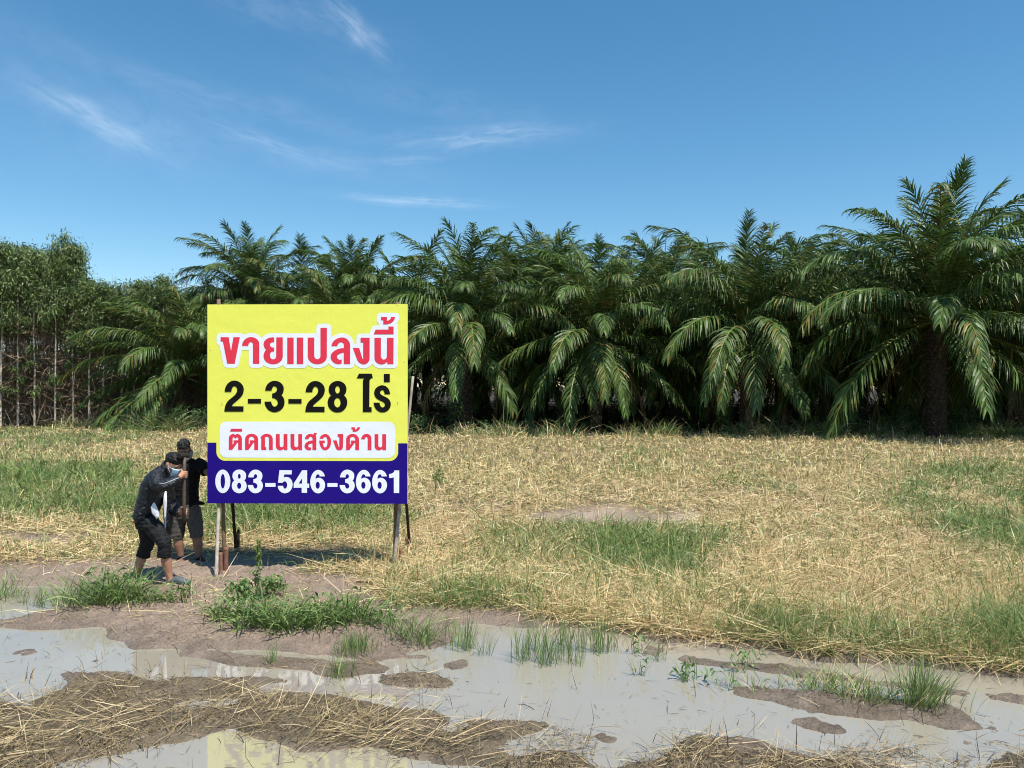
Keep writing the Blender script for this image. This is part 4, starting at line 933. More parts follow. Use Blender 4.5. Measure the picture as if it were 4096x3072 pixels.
for fx, fy in ((706, 1290), (872, 1300)): b2.loft([K(fx-2, fy-18, .04), K(fx, fy, -.03), K(fx+4, fy+12, -.14)], [.036, .034, .026], [.036, .03, .018], ref=(0, 0, 1))
def shift2(o): o.location = PINV; return o
shift2(b2.build('body', M['skin_dark'], man, .006, 4))
shift2(hair(hc2+hm2 @ Vector((0, 0, .006)), hm2, 1.0, 9, man))
ey = Solid()
for e in (-1, 1): ey.ball(hc2+hm2 @ Vector((e*.031, .087, .004)), (.013, .006, .005), hm2); ey.loft([hc2+hm2 @ Vector((e*.014, .097, .024)), hc2+hm2 @ Vector((e*.032, .094, .027)), hc2+hm2 @ Vector((e*.05, .080, .022))], [.004, .005, .003], n=6)
shift2(ey.build('eyes', M['eye'], man))
ts = Solid()
ts.loft([K(737, 788), K(738, 740), K(740, 620), K(742, 500), K(744, 420), K(744, 378), K(742, 352)], [.178, .176, .165, .185, .190, .14, .075], [.125, .125, .12, .125, .12, .095, .07], n=20)
ts.loft([K(846, 400, .0), K(885, 420, -.02), K(918, 452, -.06), K(934, 474, -.09)], [.085, .082, .078, .074], n=14); ts.loft([K(648, 400), K(628, 450, .0), K(612, 510, -.01)], [.085, .082, .078], n=14)
shift2(ts.build('shirt', M['tshirt'], man, .008, 3, (11, .016)))
so = Solid(); so.loft([K(740, 772), K(742, 830), K(744, 900)], [.172, .18, .165], [.125, .13, .12], n=18)
so.loft([K(688, 820), K(670, 950), K(661, 1088)], [.108, .098, .084], [.11, .10, .088], n=16); so.loft([K(800, 820), K(832, 950), K(845, 1082)], [.108, .094, .080], [.11, .10, .088], n=16)
shift2(so.build('shorts', M['shorts'], man, .008, 3, (10, .014)))
tw = Solid(); ring = []
for k in range(15):
    a = 2*math.pi*k/14; ring.append(hc2+hm2 @ Vector((math.cos(a)*.094, .022+math.sin(a)*.092, -.072-.018*math.cos(a)+.012*math.sin(3*a))))
tw.loft(ring, [.020+.006*math.sin(2.3*k) for k in range(15)], [.034+.007*math.sin(1.7*k) for k in range(15)], n=10, ref=tuple(hm2 @ Vector((0, 0, 1))), caps=False)
tw.loft([p+hm2 @ Vector((0, .004, -.02)) for p in ring[1:7]], [.024]*6, [.03]*6, n=10, ref=tuple(hm2 @ Vector((0, 0, 1))))
shift2(tw.build('face_cloth', M['towel'], man, .007, 2, (40, .014)))
for fx, fy in ((706, 1300), (876, 1308)):
    sdl = Solid(); sdl.loft([K(fx-2, fy-16, .08), K(fx, fy+2, -.03), K(fx+3, fy+16, -.17)], [.045, .048, .046], [.012, .013, .013], ref=(0, 0, 1), n=12)
    arc = [K(fx+1, fy+2, -.06)+Vector((math.cos(R(a))*.058, 0, .002+math.sin(R(a))*.062)) for a in range(0, 181, 20)]
    sdl.loft(arc, [.007]*10, [.045]*10, ref=(0, 1, 0), n=8)
    shift2(sdl.build('sandal', M['sandal'], man))
pch = Solid(); pch.loft([K(820, 768, -.10), K(862, 764, -.11), K(900, 768, -.10), K(918, 772, -.09)], [.022, .026, .022, .008], [.02]*4, n=10, ref=(0, 1, 0)); shift2(pch.build('belt_pouch', M['tshirt'], man))
# ------------------------------------------------------------------ oil palms
def frond_mesh(name, Lf, e0, bend, seed, dead=False, pairs=80, sag=1.0, tone=1.0, yl=.04):
    """one pinnate frond growing along +X from the origin: thorny stalk, arching midrib, drooping leaflets"""
    r = np.random.default_rng(seed); n = 26
    s = np.linspace(0, 1, n); ang = e0-bend*s**1.35
    ds = Lf/(n-1); X = np.concatenate([[0], np.cumsum(np.cos(ang[:-1])*ds)]); Zr = np.concatenate([[0], np.cumsum(np.sin(ang[:-1])*ds)])
    wob = r.normal(0, .05)*Lf*s**2
    Pm = np.stack([X, wob, Zr], -1); T = np.gradient(Pm, axis=0); T /= np.linalg.norm(T, axis=1)[:, None]
    side = np.array([0, 1.0, 0])[None]-T*T[:, 1:2]; side /= np.linalg.norm(side, axis=1)[:, None]; upv = np.cross(T, side)
    # midrib: triangular tube
    rad = np.interp(s, [0, .06, .3, 1], [.11, .06, .032, .008])
    V = []; 
    for a in (0, 2.09, 4.19): V.append(Pm+side*(np.cos(a)*rad)[:, None]*1.15+upv*(np.sin(a)*rad)[:, None])
    V = np.stack(V, 1).reshape(-1, 3); i = np.arange(n-1)[:, None]*3
    Fm = np.concatenate([np.stack([i[:, 0]+a, i[:, 0]+(a+1) % 3, i[:, 0]+3+(a+1) % 3, i[:, 0]+3+a], -1) for a in range(3)])
    ribc = np.array([.16, .19, .045]) if not dead else np.array([.20, .13, .06])
    Cm = np.tile(ribc*(1+r.normal(0, .1)), (len(V), 1))
    # leaflets
    u = np.concatenate([np.linspace(.13, .995, pairs)]*2)+r.normal(0, .004, pairs*2); u = np.clip(u, .1, .998); sg = np.repeat([-1.0, 1.0], pairs)
    f = u*(n-1); i0 = np.clip(f.astype(int), 0, n-2); w = (f-i0)[:, None]
    Bp = Pm[i0]*(1-w)+Pm[i0+1]*w; Tt = T[i0]*(1-w)+T[i0+1]*w; Sd = side[i0]; Up = upv[i0]
    ll = Lf*np.interp(u, [.1, .2, .45, .75, .93, 1], [.07, .14, .19, .165, .11, .07])*r.uniform(.85, 1.1, len(u))
    fwd = np.interp(u, [.1, .5, 1], [.45, .95, 2.2])[:, None]
    up = r.choice([-.45, .05, .5], len(u))[:, None]+r.normal(0, .15, (len(u), 1))
    d0 = Sd*sg[:, None]+Tt*fwd+Up*up*.7; d0 /= np.linalg.norm(d0, axis=1)[:, None]
    droop = (sag*r.uniform(.5, 1.6, len(u)) if not dead else r.uniform(1.2, 2.2, len(u)))[:, None]
    g = np.array([0, 0, -1.0])[None]
    P = np.empty((len(u), 4, 3)); P[:, 0] = Bp; d = d0.copy()
    for k in range(1, 4):
        d = d+g*droop*(.12+.34*(k-1)); d /= np.linalg.norm(d, axis=1)[:, None]; P[:, k] = P[:, k-1]+d*(ll/3)[:, None]
    wv = Tt-d0*(Tt*d0).sum(1)[:, None]; wv /= np.linalg.norm(wv, axis=1)[:, None]+1e-6
    tw = r.normal(0, .5, len(u))[:, None]; wv = wv*np.cos(tw)+np.cross(d0, wv)*np.sin(tw)
    wd = (.0265 if not dead else .014)*Lf/6.0*r.uniform(.8, 1.2, len(u))
    Wd = wv[:, None, :]*(wd[:, None]*np.array([.75, 1.0, .8, .12])[None])[:, :, None]
    Vl, Fl = ribbons(P, Wd)
    if dead: base = np.array([.16, .105, .055])
    else: base = np.array([.070, .122, .027])*tone
    c = base[None]*(1+r.normal(0, .22, (len(u), 1)))*(1+r.normal(0, .05, (len(u), 3)))
    yel = (r.random(len(u)) < (yl if not dead else .3)); c[yel] = np.array([.22, .18, .05])
    C = np.repeat(c, 8, 0)
    if not dead: # tips dry out a little
        tip = np.tile(np.array([0, 0, 0, 0, .06, .06, .35, .35]), len(u))[:, None]*r.uniform(0, 1, (len(u), 1)).repeat(8, 0); C = C*(1-tip)+np.array([.13, .11, .035])*tip
    return np_mesh(name, np.concatenate([V, Vl]), np.concatenate([Fm, Fl+len(V)]), M['frond'], np.clip(np.concatenate([Cm, C]), .004, .9))
LF = 6.2
FR = {}
for key, e0, bend, sg_ in (('up', 85, 38, .5), ('high', 72, 76, .8), ('mid', 54, 92, 1.1), ('low', 32, 86, 1.3), ('flat', 10, 70, 1.2), ('hang', -16, 54, .9)):
    FR[key] = [frond_mesh('frond', LF*(.97+.06*k), R(e0+(-4, 5, 0)[k]), R(bend*(.85, 1.15, 1.0)[k]), 100+17*len(FR)+k, sag=sg_, tone=(1.0, 1.12, 1.0)[k], yl=(.03, .05, .16)[k]) for k in range(3)]
FR['dead'] = [frond_mesh('dead_frond', LF*.85, R(-38), R(50), 300+k, dead=True, pairs=40) for k in range(2)]
def spear():
    s = Solid(); s.loft([(0, 0, 0), (.02, 0, 1.5), (.05, 0, 3.0), (.1, .02, 4.3)], [.05, .055, .04, .008], [.03, .03, .02, .006], n=8)
    me = bpy.data.meshes.new('spear_leaf'); me.from_pydata([tuple(v) for v in s.v], [], s.f); me.materials.append(pmat('spear_leaf', (.16, .20, .05), .5)); return me
SPEAR = spear()
def trunk_mesh(h, r0, seed):
    """stout trunk clad in old leaf bases"""
    rr = np.random.default_rng(seed); nz, na = 70, 28; V = np.zeros((nz, na, 3)); 
    for j in range(nz):
        z = h*j/(nz-1)
        for i in range(na):
            a = 2*math.pi*i/na; row = z/.19; ph = (a/(2*math.pi)*9+.5*(int(row) % 2)+row*.08) % 1.0; t = row % 1.0
            stub = max(0, 1-abs(ph-.5)*2.6)*(.35+.65*t)
            r_ = r0*(1.12-.18*min(1, z/h)+.35*max(0, .5-z)**2)+stub*.13*rr.uniform(.8, 1.2)
            V[j, i] = (r_*math.cos(a), r_*math.sin(a), z+.05*stub)
    idx = np.arange(nz*na).reshape(nz, na); F_ = np.stack([idx[:-1], np.roll(idx[:-1], -1, 1), np.roll(idx[1:], -1, 1), idx[1:]], -1).reshape(-1, 4)
    return np_mesh('trunk', V.reshape(-1, 3), F_, M['palm_trunk'])
TRUNKS = [trunk_mesh(6.0, .27, k) for k in range(2)]
def palm(x, y, h, sc, label, group, nf=60, seed=0, dead=3, az0=None, front=()):
    rr = random.Random(seed); z0 = float(ground_z(x, y))
    p = empty('oil_palm', (x, y, z0), 0, label, 'palm tree', group)
    t = obj('trunk', TRUNKS[seed % 2], p); t.scale = (sc, sc, h/6.0); t.rotation_euler.z = rr.uniform(0, 6)
    a = rr.uniform(0, 6.28) if az0 is None else az0
    order = ['up']*6+['high']*12+['mid']*13+['low']*12+['flat']*9+['hang']*8
    sel = order if nf >= 60 else [order[int(k*60/nf)] for k in range(nf)]
    for k, key in enumerate(sel):
        a += 2.39996+rr.uniform(-.35, .35)
        if rr.random() < .06: continue
        o = obj('frond', FR[key][rr.randrange(3)], p)
        s = sc*rr.uniform(.90, 1.08)*(.82 if key == 'up' else 1)
        zz = h+.25*sc*(1-k/len(sel))-.35*k/len(sel)
        o.location = (.16*sc*math.cos(a), .16*sc*math.sin(a), zz); o.scale = (s, s, s)
        o.rotation_euler = (rr.uniform(-.12, .12), rr.uniform(-.10, .10), a)
    for k, key in enumerate(front):  # fronds hanging forward over the trunk
        o = obj('frond', FR[key][(seed+k) % 3], p); a = -1.5708+(-.22, .25, .0, -.5)[k % 4]; o.location = (.2*math.cos(a), .2*math.sin(a), h-.25); o.scale = (sc*.95,)*3; o.rotation_euler = (0, .12*k, a)
    for k in range(dead):
        a = rr.uniform(0, 6.28); o = obj('dead_frond', FR['dead'][k % 2], p); o.location = (.2*math.cos(a), .2*math.sin(a), h-.5); o.scale = (sc,)*3; o.rotation_euler = (0, rr.uniform(-.1, .3), a)
    o = obj('spear_leaf', SPEAR, p); o.location = (0, 0, h+.2); o.scale = (sc,)*3; o.rotation_euler = (rr.uniform(-.08, .08), rr.uniform(-.05, .05), rr.uniform(0, 6))
    return p
ROW = 'oil palms along the edge of the plantation'
def palm_px(u, v, d, sc, label, **k):
    w = at(u, v, d); return palm(w.x, w.y, w.z, sc, label, k.pop('group', ROW), **k)
palm_px(735, 1490, 43.8, .92, 'low young oil palm left of the sign with fronds arching over the tall grass', seed=1, dead=1)
palm_px(1008, 1200, 47, .82, 'oil palm rising directly behind the left half of the sign top', seed=2, dead=0)
palm_px(1425, 1235, 46, .78, 'oil palm rising behind the right half of the sign top', seed=3, dead=0)
palm_px(1866, 1300, 40.5, .98, 'oil palm just right of the sign with yellowing lower fronds', seed=4, dead=4)
palm_px(2172, 1215, 49, .95, 'second-row oil palm seen between the two big front palms nearest the sign', seed=5, dead=1)
palm_px(2381, 1335, 39.0, .92, 'front-row oil palm at the centre, second to the right of the sign', seed=6, dead=2, front=('hang', 'hang', 'flat'))
palm_px(2655, 1225, 49, .95, 'second-row oil palm behind the gap between the centre palm and the next front palm', seed=7, dead=1)
palm_px(2987, 1300, 38.0, .98, 'tall oil palm left of the tallest one, bright feathery fronds on its left side', seed=8, dead=4, front=('hang', 'hang', 'flat', 'flat'))
palm_px(3230, 1250, 48, .92, 'second-row oil palm with curling tips, half hidden left of the tallest palm', seed=9, dead=1)
palm_px(3746, 1262, 34.5, 1.17, 'tallest oil palm, with a thick bare scaly trunk, near the right edge', seed=10, dead=2)
palm_px(4230, 1270, 36, 1.02, 'oil palm cut by the right edge of the picture, fronds reaching in from the side', seed=11, dead=2)
palm_px(3960, 1440, 41, .80, 'shorter oil palm with brown dying fronds right of the tallest trunk', seed=12, dead=6)
palm_px(2120, 1420, 44, .80, 'dim low oil palm in the shade between the two palms right of the sign', seed=13, dead=3)
palm_px(3380, 1400, 41, .85, 'dim low oil palm in the shade left of the thick scaly trunk', seed=14, dead=3)
palm_px(1330, 1400, 43, .85, 'oil palm mostly covered by the sign, fronds showing past its right edge', seed=15, dead=2)
palm_px(4080, 1300, 43, .9, 'dim oil palm behind the gap between the tallest palm and the right edge', seed=17, dead=3)
palm_px(3560, 1270, 45, .9, 'oil palm peeking out directly left behind the tallest palm', seed=18, dead=2)
palm_px(2700, 1400, 43.5, .85, 'dim low oil palm in the shade right of the centre palm', seed=16, dead=3)
deep = 'oil palms deep inside the plantation'
def crown_mesh(seed):
    """a whole crown as one mesh, for the palms that show only in patches"""
    rr = random.Random(seed); VV, FF, CC, n0, a = [], [], [], 0, rr.uniform(0, 6)
    for k in range(40):
        key = (['up']*2+['high']*7+['mid']*9+['low']*9+['flat']*7+['hang']*6)[k]; a += 2.4+rr.uniform(-.12, .12); me = FR[key][rr.randrange(3)]
        n = len(me.vertices); co = np.empty(n*3, np.float32); me.vertices.foreach_get('co', co); co = co.reshape(-1, 3)*rr.uniform(.9, 1.08)
        c = np.empty(n*4, np.float32); me.color_attributes['tint'].data.foreach_get('color', c)
        f = np.empty(len(me.polygons)*4, np.int32); me.loops.foreach_get('vertex_index', f)
        R_ = np.array(Matrix.Rotation(a, 3, 'Z')); VV.append(co @ R_.T+np.array([0, 0, -.5*k/40])); FF.append(f.reshape(-1, 4)+n0); CC.append(c.reshape(-1, 4)[:, :3]); n0 += n
    return np_mesh('crown', np.concatenate(VV), np.concatenate(FF), M['frond'], np.concatenate(CC))
CROWNS = [crown_mesh(900+k) for k in range(3)]
def deep_palm(x, y, h, sc, seed):
    rr = random.Random(seed); p = empty('oil_palm', (x, y, 0), rr.uniform(0, 6), 'oil palm deep in the plantation, only patches of it showing behind the front rows', 'palm tree', deep)
    o = obj('trunk', TRUNKS[seed % 2], p); o.scale = (sc, sc, h/6.0); o = obj('crown', CROWNS[seed % 3], p); o.location = (0, 0, h); o.scale = (sc,)*3
k = 0
for j, yy in enumerate((46, 53, 60, 67, 75, 84, 95)):
    for xx in np.arange(-13.0-j*.8, 40+j*4.5, 7.2 if j else 6.5):
        hh = random.uniform(5.6, 6.6) if j else random.uniform(4.6, 5.4)
        deep_palm(xx+random.uniform(-.9, .9)+(3.6 if j % 2 else 0), yy+random.uniform(-.8, .8), hh+(.25*j if j > 2 else 0), 1.0, 50+k); k += 1
def fernery():
    """dim ground growth and fallen fronds under the palms"""
    r = np.random.default_rng(17); n = 16000
    y = r.uniform(41, 62, n); x = r.uniform(-15, 44, n); z = np.abs(r.normal(0, .45, n))
    V, Q_ = blades(x, y, z, r.gamma(4, .22, n), r.uniform(0, 6.28, n), r.normal(.7, .5, n), r.uniform(.2, 1.6, n), r.uniform(.03, .07, n))
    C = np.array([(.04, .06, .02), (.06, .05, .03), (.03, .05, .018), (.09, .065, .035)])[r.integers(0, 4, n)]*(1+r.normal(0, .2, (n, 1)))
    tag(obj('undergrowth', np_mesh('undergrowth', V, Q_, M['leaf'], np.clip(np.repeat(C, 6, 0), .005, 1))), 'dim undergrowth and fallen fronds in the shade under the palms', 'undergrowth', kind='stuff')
fernery()
def far_wood():
    r = np.random.default_rng(23); cs = np.stack([r.uniform(-60, 95, 500), r.uniform(106, 118, 500), r.uniform(0, 11, 500)], -1)
    V, F_, C = leaf_cloud(cs, np.full(500, 1.1), 26000, .8, [(.035, .06, .02), (.05, .08, .028), (.03, .045, .02)], 23, hang=.5, aspect=.22)
    tag(obj('far_woodland', np_mesh('far_woodland', V, F_, M['leaf'], C)), 'dark belt of trees glimpsed beyond the plantations', 'woodland', kind='stuff')

# ------------------------------------------------------------------ eucalyptus plantation on the left
def leaf_cloud(centres, spread, n, size, pal, seed, hang=.8, aspect=.12):
    r = np.random.default_rng(seed); k = r.integers(0, len(centres), n); c = np.asarray(centres)[k]; sp = np.asarray(spread)[k][:, None]
    p = c+r.normal(0, 1, (n, 3))*sp*np.array([1, 1, .8])
    az = r.uniform(0, 6.28, n); el = np.where(r.random(n) < hang, r.uniform(-1.5, -.5, n), r.uniform(-.4, .6, n)); ln = size*r.uniform(.6, 1.3, n)
    d = np.stack([np.cos(az)*np.cos(el), np.sin(az)*np.cos(el), np.sin(el)], -1)
    P = np.stack([p, p+d*ln[:, None]*.5+np.array([0, 0, .02]), p+d*ln[:, None]], 1)
    sd = np.cross(d, np.array([0, 0, 1.0])); sd /= np.linalg.norm(sd, axis=1)[:, None]+1e-6
    roll = r.uniform(-1.3, 1.3, n)[:, None]; sd = sd*np.cos(roll)+np.cross(d, sd)*np.sin(roll)
    W = sd[:, None, :]*(ln[:, None]*aspect*np.array([.35, 1, .1])[None])[:, :, None]
    V, F_ = ribbons(P, W); C = np.array(pal)[r.integers(0, len(pal), n)]*(1+r.normal(0, .2, (n, 1)))
    return V, F_, np.clip(np.repeat(C, 6, 0), .004, .9)
EPAL = [(.10, .15, .042), (.13, .185, .05), (.17, .22, .07), (.075, .115, .04)]
def euc_variant(seed):
    r = random.Random(seed); H = 10.0; base = 5.3
    tr_ = Solid(); wob = [(r.uniform(-.05, .05), r.uniform(-.05, .05)) for _ in range(6)]
    pts = [(wob[k][0]*k*.5, wob[k][1]*k*.5, -.1+H*.95*k/5) for k in range(6)]
    tr_.loft(pts, [.062, .052, .045, .036, .024, .01], n=8)
    me = bpy.data.meshes.new('trunk'); me.from_pydata([tuple(v) for v in tr_.v], [], tr_.f); me.materials.append(M['euc_trunk'])
    cs, sp = [], []
    for k in range(46):
        u = r.random()**.85; z = base+(H-base)*u+.1; rad = 1.0*(1-.9*u**1.8)*(.55+.45*min(1, u*5)); a = r.uniform(0, 6.28); q = rad*math.sqrt(r.random())
        cs.append((q*math.cos(a), q*math.sin(a), z)); sp.append(r.uniform(.16, .30))
    for k in range(r.randrange(3, 6)):  # sprigs on the bare trunk
        z = r.uniform(1.4, 4.8); a = r.uniform(0, 6.28); cs.append((.25*math.cos(a), .25*math.sin(a), z)); sp.append(.13)
    V, F_, C = leaf_cloud(cs, sp, 4200, .20, EPAL, seed)
    # thin limbs
    lb = Solid()
    for c in cs[:22]: b = Vector((0, 0, max(c[2]-r.uniform(.5, 1.1), 3.5))); lb.loft([b, b.lerp(Vector(c), .6)+Vector((0, 0, -.08)), Vector(c)], [.018, .012, .005], n=4)
    lv = np.array([tuple(v) for v in lb.v]); lf = [f for f in lb.f if len(f) == 4]
    V2 = np.concatenate([V, lv]); C2_ = np.concatenate([C, np.tile(np.array([.10, .07, .045]), (len(lv), 1))])
    return me, np_mesh('crown', V2, np.concatenate([F_, np.array(lf)+len(V)]), M['leaf'], C2_)
far_wood()
EUC = [euc_variant(400+k) for k in range(6)]
def euc(x, y, H, label, group, seed):
    r = random.Random(seed); t, c = EUC[seed % 6]
    e = empty('eucalyptus_tree', (x, y, float(ground_z(x, y))), r.uniform(0, 6.28), label, 'eucalyptus', group)
    s = H/10.0; w = r.uniform(.85, 1.15)
    o = obj('trunk', t, e); o.scale = (w, w, s); o = obj('crown', c, e); o.scale = (w, w, s)
k = 0
for u in (-60, 3, 76, 144, 220, 287, 353, 418, 480, 540, 600, 655):
    w = at(u+random.uniform(-6, 6), 0, 44.3+random.uniform(-.25, .25)); H = 10.2 if u < 330 else 8.0
    euc(w.x, w.y, H*random.uniform(.95, 1.05), 'slender eucalyptus with bare pale trunk in the front row left of the palms', 'eucalyptus trees in the front row', k); k += 1
for row in range(9):
    y = 46.3+row*1.9
    for x in np.arange(-32.5-row*1.0, -15.5-(row > 3)*1.2, 1.45):
        left = ((x/y*FPX+2048) < 345)
        H = (10.5 if left else 8.1)+row*(.22 if left else .16)
        euc(x+random.uniform(-.3, .3), y+random.uniform(-.3, .3), H*random.uniform(.90, 1.06), 'slender eucalyptus standing behind the front row in the plantation left of the palms', 'eucalyptus trees behind the front row', k); k += 1
def brush():
    r = np.random.default_rng(7); n = 60000
    y = 44.4+13.5*r.random(n)**2.0; x = r.uniform(-34, -13.5, n); z = np.abs(r.normal(0, 3.6, n)); z = np.where(r.random(n) < .5, r.uniform(0, 6.4, n), np.minimum(z, 7.0))
    ln = r.gamma(3, .28, n); az = r.uniform(0, 6.28, n); el = r.normal(.45, .7, n)
    V, Q_ = blades(x, y, z, ln, az, el, r.uniform(-.6, .9, n), r.uniform(.018, .04, n))
    C = np.array([(.24, .165, .115), (.17, .12, .085), (.31, .22, .14), (.12, .12, .07)])[r.integers(0, 4, n)]*(1+r.normal(0, .2, (n, 1)))
    tag(obj('dead_branches', np_mesh('dead_branches', V, Q_, M['twig'], np.clip(np.repeat(C, 6, 0), .005, 1))), 'tangle of brown dead twigs between the eucalyptus trunks', 'undergrowth', kind='stuff')
brush()

# ------------------------------------------------------------------ transmission tower far beyond the trees
def tower():
    D = 300.0; base = at(737, HORIZ, D); base.z = 0; t = empty('transmission_tower', base, R(25), 'grey steel lattice power transmission tower far away above the eucalyptus trees', 'tower')
    topz = at(740, 1096, D).z; s = Solid()
    def bar(a, b, r=.10): s.loft([a, b], [r, r], n=4)
    def hw(z): return 3.6-(3.6-1.1)*min(1, z/(topz*.72)) if z < topz*.72 else 1.1-.3*(z-topz*.72)/(topz*.28)
    lv = [0, 7, 13, 18.5, 23.5, 28, 32, 35, 37.5, 40, 42.5, topz]
    for a, b in zip(lv[:-1], lv[1:]):
        A, B = hw(a), hw(b)
        for sx, sy, tx, ty in ((-1, -1, 1, -1), (1, -1, 1, 1), (1, 1, -1, 1), (-1, 1, -1, -1)):
            bar((sx*A, sy*A, a), (sx*B, sy*B, b), .13); bar((sx*A, sy*A, a), (tx*B, ty*B, b), .07); bar((tx*A, ty*A, a), (sx*B, sy*B, b), .07); bar((sx*B, sy*B, b), (tx*B, ty*B, b), .07)
    s.build('mast', M['steel'], t, shade=False)
    for z, w in ((topz-.2, 3.0), (topz-5.4, 5.6), (topz-10.5, 4.6)):
        c = Solid()
        for sx in (-1, 1):
            for sy in (-1, 1): c.loft([(sx*.9, sy*.9, z), (sx*w, 0, z+.3)], [.09]*2, n=4); c.loft([(sx*.9, sy*.9, z+1.5), (sx*w, 0, z+.3)], [.09]*2, n=4)
            c.loft([(sx*w, 0, z+.3), (sx*w, 0, z-1.3)], [.10]*2, n=4)
        c.build('cross_arm', M['steel'], t, shade=False)
tower()

# ------------------------------------------------------------------ single plants one can point to
def tuft(name, u, v, n, h, spread, label, cat='grass tuft', pal=None, el=(.9, 1.5), bend=(.2, 1.2), w=(.004, .008), group=None, z=None, d=None, dry=0.0, foot=None, leaves=0):
    if d is None:
        gzv = 0.0 if v < 2420 else WATER_Z+.01
        x, y = from_px(u, v, gzv); x, y = float(x), float(y)
    else: p = at(u, v, d); x, y = p.x, p.y
    z = max(float(ground_z(x, y)), WATER_Z)-.01
    foot = foot or spread*.6
    q = rng.normal(0, 1, (n, 2))*foot*.5; az = np.where(rng.random(n) < .6, np.arctan2(q[:, 1], q[:, 0]), 0)+rng.normal(0, .9, n)
    az = np.where(rng.random(n) < .35, rng.uniform(0, 6.28, n), az)
    ln = h*rng.uniform(.45, 1.1, n); e = rng.uniform(*el, n); ww = rng.uniform(*w, n)
    V, Q_ = blades(q[:, 0], q[:, 1], np.zeros(n), ln, az, e, rng.uniform(*bend, n), ww, K=4)
    C = choose(pal or [(.18, .27, .075), (.13, .215, .055), (.25, .32, .11), (.10, .17, .045)], n); k = rng.random(n) < dry; C[k] = choose(STRAW, int(k.sum())); C = np.repeat(C, 8, 0)
    if leaves:
        cs = np.stack([rng.normal(0, foot*.55, 30), rng.normal(0, foot*.35, 30), rng.uniform(.2, .95, 30)*h*.8], -1)
        V2, F2, CC = leaf_cloud(cs, np.full(30, .035), leaves, .07, [(.11, .20, .05), (.15, .24, .07), (.085, .16, .04)], int(u), hang=.3, aspect=.15)
        Q_ = np.concatenate([Q_, F2+len(V)]); V = np.concatenate([V, V2]); C = np.concatenate([C, CC])
    o = obj(name, np_mesh(name, V, Q_, M['grass'], np.clip(C, .004, .9)), loc=(x, y, z))
    return tag(o, label, cat, group)
WEED = 'weeds on the mud bank below the sign'
tuft('grass_tuft', 900, 2490, 122, .34, .34, 'sprawling green grass at the left end of the weed bank below the sign', group=WEED, bend=(.5, 1.8), w=(.008, .015), leaves=50)
tuft('grass_tuft', 1015, 2520, 172, .40, .36, 'dense green grass clump below the left pole of the sign, behind leafy sprays', group=WEED, bend=(.5, 1.8), w=(.008, .016), leaves=60)
tuft('grass_tuft', 1140, 2530, 201, .42, .38, 'thickest green grass clump in the middle of the weed bank below the sign', group=WEED, bend=(.5, 1.8), w=(.008, .016), leaves=60)
tuft('grass_tuft', 1270, 2520, 187, .42, .38, 'broad green grass clump just right of the middle of the weed bank', group=WEED, bend=(.5, 1.8), w=(.008, .016), leaves=40)
tuft('grass_tuft', 1400, 2510, 172, .40, .36, 'green grass clump below the right half of the phone number, next to dry straw', group=WEED, bend=(.4, 1.7), w=(.008, .015), leaves=30)
tuft('grass_tuft', 1520, 2520, 108, .32, .32, 'thin green grass at the right end of the weed bank below the sign', group=WEED, bend=(.4, 1.6), w=(.005, .009), leaves=60)
tuft('grass_tuft', 1690, 2578, 122, .36, .30, 'pointed green grass growing at the water edge right of the weed bank', group=WEED, bend=(.1, 1.0), w=(.005, .009))
tuft('grass_tuft', 1600, 2560, 64, .30, .26, 'short green grass at the muddy end of the bank just before the water', group=WEED, bend=(.2, 1.0), w=(.005, .009))
tuft('leafy_weed', 980, 2420, 40, .34, .28, 'bushy broad-leaved weed standing at the back of the weed bank below the left poles', 'weed', bend=(.1, .6), leaves=240)
tuft('leafy_weed', 1080, 2400, 30, .30, .24, 'small broad-leaved weed beside the tall seed spike below the sign', 'weed', bend=(.1, .6), leaves=170)
def spike():
    x, y = from_px(1028, 2400); x, y = float(x), float(y); root = empty('seed_weed', (x, y, float(ground_z(x, y))), 0, "tall thin weed with pale green seed spike in front of the sign's shadow", 'weed')
    st = Solid(); st.loft([(0, 0, 0), (.01, 0, .25), (.025, 0, .58)], [.005, .004, .003], n=6); st.build('stem', pmat('weed_stem', (.13, .18, .05), .6), root)
    cs = [(.015+.01*math.sin(k), .01*math.cos(k*2), .34+k*.016) for k in range(17)]
    V, F_, C = leaf_cloud(cs, np.full(17, .011), 420, .022, [(.22, .27, .08), (.16, .24, .06)], 5, hang=.2, aspect=.22); obj('seed_head', np_mesh('seed_head', V, F_, M['grass'], C), root)
    V, F_, C = leaf_cloud([(.03*math.cos(k*2.4), .03*math.sin(k*2.4), .06+.045*k) for k in range(7)], np.full(7, .02), 40, .07, [(.09, .16, .04)], 6, hang=.3, aspect=.15); obj('leaves', np_mesh('leaves', V, F_, M['grass'], C), root)
spike()
LEFTG = 'grass at the left puddle'
tuft('grass_tuft', 20, 2378, 64, .45, .26, 'upright green grass at the left picture edge by the far puddle', group=LEFTG, bend=(.1, .8), w=(.005, .009))
tuft('grass_tuft', 118, 2390, 28, .26, .22, 'thin grass sprig in the far left puddle beside the picture edge clump', group=LEFTG, bend=(.1, .9))
tuft('grass_tuft', 157, 2420, 28, .28, .10, 'single narrow grass tuft standing in the water of the far left puddle', group=LEFTG, bend=(.1, .7))
tuft('grass_tuft', 270, 2400, 64, .34, .30, 'loose pale grass at the right end of the far left puddle', group=LEFTG, bend=(.3, 1.2))
tuft('grass_tuft', 400, 2425, 158, .50, .40, 'long-bladed green grass clump in front of the rear foot of the stooping man', group=LEFTG, bend=(.4, 1.5), w=(.008, .015), leaves=60)
tuft('grass_tuft', 500, 2428, 144, .46, .36, 'dense arching grass below the stooping man, between his two feet', group=LEFTG, bend=(.4, 1.6), w=(.008, .015), leaves=60)
